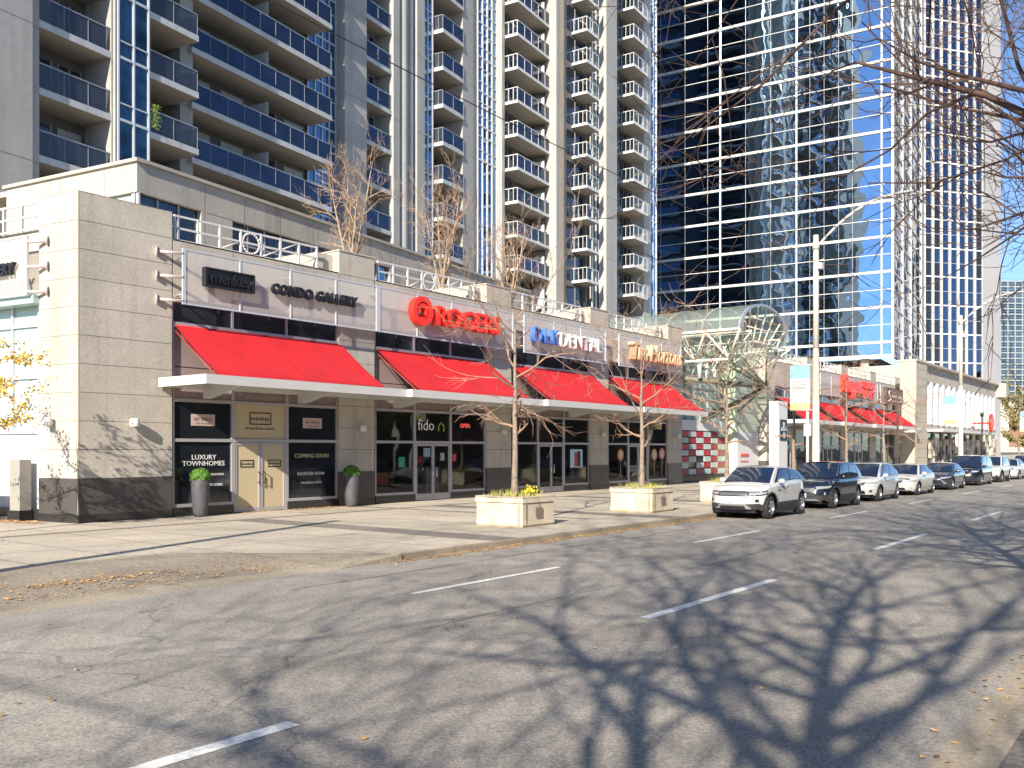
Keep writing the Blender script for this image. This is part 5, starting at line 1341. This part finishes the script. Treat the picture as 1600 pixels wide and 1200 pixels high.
    S['front'](dict(patch=patch, cpatch=cpatch, iy=iy, ix=ix, surf=surf, cb=cb, w=w, L=L, xf=xf, H=H, zt=zt, xw=xw_, xr=xrr, wr=wr, roofz=roofz, paint=paint))
    m = MB(WF)      # tail lamps
    for sd in (1, -1): m.grid([[surf(ryi(w * (.55 + .24 * k / 4)) if k < 4 else N - 9.5, z, sd, .012) for k in range(5)] for z in (zt(.1) - .28, zt(.1) - .12)])
    cb(m, 'tail_lamp', [mat('tail_lamp_red', (.4, .01, .01), .1)])
    return root
GREYP = mat('satin_silver_trim', (.30, .30, .30), .4, metal=.5)
PLATE = mat('licence_plate', (.42, .46, .52), .5)
def plate(A, z, txt=True):
    w = A['w']; m = MB(WF); P_ = A['surf'](0, z, 1, .02); m.box(P_[0] - .01, P_[0] + .008, -.155, .155, z - .08, z + .08); o = A['cb'](m, 'licence_plate', PLATE)
def f_evoque(A):
    p, c, iy, ix, w, L = A['patch'], A['cpatch'], A['iy'], A['ix'], A['w'], A['L']
    c('grille', .52, .56, (.715, .865), .006, BLACK); c('grille_mesh', .47, .50, (.745, .835), .012, mat('dark_silver_mesh', (.22, .23, .25), .35, metal=.6, noise=(60, .7)))
    c('hood_lip', .44, .44, (.865, .885), .004, GREYP)
    xa = ix(L - .62)
    p('headlamp_housing', [(iy(.50), .72), (xa, .775), (xa + 1.4, .90), (iy(.50), .865)], .006, BLACK)
    p('headlamp', [(iy(.53), .755), (xa - .6, .805), (xa + .2, .862), (iy(.53), .835)], .012, LAMPG)
    c('bumper_trim', .60, .42, (.33, .48), .006, GREYP); c('lower_intake', .46, .38, (.30, .425), .012, BLACK)
    p('fog_lamp_vent', [(iy(.68), .54), (iy(.80), .54), (iy(.80), .63), (iy(.68), .63)], .008, BLACK)
    plate(A, .60)
    for sd in (1, -1): m = MB(WF); m.grid([[A['surf'](ix(A['xf'] - .52 - .2 * k), z, sd, .006) for k in range(2)] for z in (.86, .9)]); A['cb'](m, 'side_vent', BLACK)
def f_rav(A):
    p, c, iy, ix, w, L = A['patch'], A['cpatch'], A['iy'], A['ix'], A['w'], A['L']
    c('grille', .38, .47, (.60, .80), .006, BLACK); c('grille_bar', .44, .45, (.79, .815), .012, CHROME); c('grille_mesh', .34, .42, (.63, .77), .011, mat('rav_mesh', (.10, .10, .11), .4, noise=(45, .8)))
    c('lower_intake', .55, .40, (.36, .58), .006, PLAST); c('bumper_trim', .66, .44, (.30, .375), .010, GREYP)
    xa = ix(L - .55)
    p('headlamp', [(iy(.50), .73), (xa, .80), (xa + .6, .87), (iy(.46), .82)], .012, LAMPG)
    p('fog_lamp', [(iy(.70), .52), (iy(.80), .52), (iy(.80), .62), (iy(.70), .62)], .012, LAMPG); plate(A, .5)
def f_hrv(A):
    p, c, iy, ix, w, L = A['patch'], A['cpatch'], A['iy'], A['ix'], A['w'], A['L']
    c('grille', .45, .50, (.68, .80), .006, PLAST); c('grille_bar', .50, .50, (.78, .81), .012, CHROME)
    xa = ix(L - .6); p('headlamp', [(iy(.50), .73), (xa, .80), (xa + .6, .87), (iy(.50), .81)], .012, LAMPG)
    c('lower_intake', .50, .46, (.32, .46), .006, BLACK); p('fog_lamp', [(iy(.62), .40), (iy(.80), .40), (iy(.80), .50), (iy(.62), .48)], .008, PLAST); p('fog_lamp_lens', [(iy(.72), .42), (iy(.78), .42), (iy(.78), .47), (iy(.72), .47)], .012, mat('fog_red', (.4, .12, .1), .2)); plate(A, .58)
def f_sedan(A):
    p, c, iy, ix, w, L = A['patch'], A['cpatch'], A['iy'], A['ix'], A['w'], A['L']
    c('grille', .30, .40, (.60, .71), .006, BLACK); c('grille_bar', .38, .42, (.70, .72), .012, CHROME)
    xa = ix(L - .6); p('headlamp', [(iy(.45), .62), (xa, .70), (xa + .3, .78), (iy(.44), .72)], .012, LAMPG)
    c('lower_intake', .50, .44, (.27, .38), .006, BLACK); p('fog_lamp', [(iy(.62), .34), (iy(.78), .34), (iy(.78), .42), (iy(.62), .42)], .010, LAMPG); plate(A, .48)
def f_dark(A):
    p, c, iy, ix, w, L = A['patch'], A['cpatch'], A['iy'], A['ix'], A['w'], A['L']
    c('grille', .62, .34, (.34, .62), .006, BLACK); c('grille_bar', .36, .42, (.61, .64), .012, CHROME); p('bumper_trim', [(iy(.60), .34), (iy(.78), .34), (iy(.80), .37), (iy(.42), .60)], .010, GREYP)
    xa = ix(L - .6); p('headlamp', [(iy(.44), .62), (xa, .70), (xa + .3, .77), (iy(.44), .69)], .012, LAMPG); plate(A, .44)
def f_van(A):
    p, c, iy, ix, w, L = A['patch'], A['cpatch'], A['iy'], A['ix'], A['w'], A['L']
    c('grille', .60, .55, (.40, .84), .006, BLACK); c('grille_bar', .5, .55, (.86, .90), .010, CHROME); c('grille_bar', .5, .5, (.62, .64), .012, GREYP)
    xa = ix(L - .5); p('headlamp', [(iy(.60), .80), (xa, .84), (xa + .3, .92), (iy(.58), .90)], .012, LAMPG); plate(A, .5)
W_PAINT = mat('white_car_paint', (.53, .53, .52), .22, coat=.8, var=(3, .03)); PEARL = mat('pearl_white_paint', (.52, .51, .47), .25, coat=.8)
NAVY = mat('dark_blue_black_paint', (.012, .016, .028), .12, coat=1, spec=.8); SLATE = mat('slate_grey_paint', (.055, .065, .085), .2, metal=.5, coat=1); BLK = mat('black_car_paint', (.010, .013, .022), .1, coat=1, spec=.8)
EV = dict(L=4.37, W=1.92, H=1.63, R=.365, fo=.88, ro=.83, clad=.46, zb=.27, belt=[(0, 1.05), (.25, 1.15), (1.2, 1.16), (3.0, 1.10), (3.35, 1.06), (4.1, .95), (4.3, .90), (4.37, .88)], xc=3.25, xw=2.42, xr=.62, xb=.22, zrr=1.47, rake=.42, front=f_evoque, wb=.90, wr=.72, spokes=5, wend=.97, split=(.09, .46, .49, .80, .82, .95))
RV = dict(L=4.6, W=1.86, H=1.69, R=.36, fo=.92, ro=.98, clad=.48, zb=.28, belt=[(0, 1.0), (.2, 1.08), (3.2, 1.06), (3.5, 1.06), (4.3, .97), (4.5, .90), (4.6, .86)], xc=3.45, xw=2.6, xr=.5, xb=.12, zrr=1.60, rake=.35, front=f_rav, wr=.74, wb=.9, roofmat=NAVY)
HV = dict(L=4.3, W=1.79, H=1.60, R=.335, fo=.9, ro=.8, zb=.25, belt=[(0, .95), (.2, 1.05), (2.8, 1.0), (3.2, .99), (4.0, .90), (4.2, .84), (4.3, .80)], xc=3.35, xw=2.35, xr=.5, xb=.12, zrr=1.45, rake=.4, front=f_hrv, wr=.70)
CA = dict(L=4.8, W=1.82, H=1.46, R=.32, fo=.96, ro=1.05, zb=.20, belt=[(0, .92), (.15, 1.02), (.9, 1.03), (3.3, .94), (3.6, .93), (4.5, .78), (4.7, .70), (4.8, .66)], xc=3.6, xw=2.75, xr=1.35, xb=.75, zrr=1.38, rake=.5, front=f_sedan, wr=.68)
AC = dict(L=4.7, W=1.82, H=1.43, R=.325, fo=.92, ro=1.0, zb=.20, belt=[(0, .90), (.15, 1.0), (.9, 1.01), (3.2, .94), (3.5, .92), (4.4, .78), (4.6, .70), (4.7, .66)], xc=3.5, xw=2.6, xr=1.2, xb=.6, zrr=1.35, rake=.5, front=f_dark, wr=.68)
VN = dict(L=5.1, W=1.98, H=1.78, R=.35, fo=.95, ro=1.1, zb=.22, belt=[(0, 1.0), (.2, 1.08), (3.9, 1.06), (4.1, 1.06), (4.8, .98), (5.0, .92), (5.1, .86)], xc=4.15, xw=3.2, xr=.35, xb=.08, zrr=1.72, rake=.25, front=f_van, wr=.78)
SV = dict(L=4.7, W=1.88, H=1.72, R=.36, fo=.9, ro=1.0, zb=.26, clad=.40, belt=[(0, 1.0), (.2, 1.08), (3.3, 1.05), (3.6, 1.03), (4.4, .94), (4.6, .88), (4.7, .84)], xc=3.5, xw=2.6, xr=.5, xb=.12, zrr=1.62, rake=.35, front=f_hrv, wr=.74)
CB = 11.72
car('parked_suv', 'white sloping-roof SUV with black lower bumper, first in the row of parked cars', 27.35 - .88, CB + .02, EV, W_PAINT)
car('parked_suv', 'black SUV parked right behind the white sloping-roof SUV', 33.48 - .92, CB, RV, NAVY)
hc = car('parked_crossover', 'white crossover with roof rails, third in the parked row', 39.3 - .9, CB, HV, W_PAINT)
for sd in (1, -1):
    m = MB(WF); m.path([(-1.9, sd * .56, 1.57), (-2.0, sd * .56, 1.63), (-3.6, sd * .56, 1.56), (-3.75, sd * .56, 1.48)], .02, 6); o = m.build('roof_rail', CHROME, None); o.parent = hc
car('parked_sedan', 'white sedan, fourth in the parked row', 45.6 - .96, CB, CA, PEARL)
car('parked_sedan', 'dark slate sedan between the white sedan and the black minivan', 52.7 - .92, CB, AC, SLATE)
car('parked_minivan', 'black minivan, tallest in the parked row', 60.0 - .95, CB, VN, BLK)
car('parked_suv', 'white SUV parked behind the black minivan', 67.0 - .9, CB, SV, W_PAINT)
car('parked_sedan', 'white sedan cut by the right edge of the photo', 74.0 - .9, CB, CA, W_PAINT)
car('parked_suv', 'white SUV farthest along the row, mostly hidden at the right edge', 80.5, CB, SV, W_PAINT)
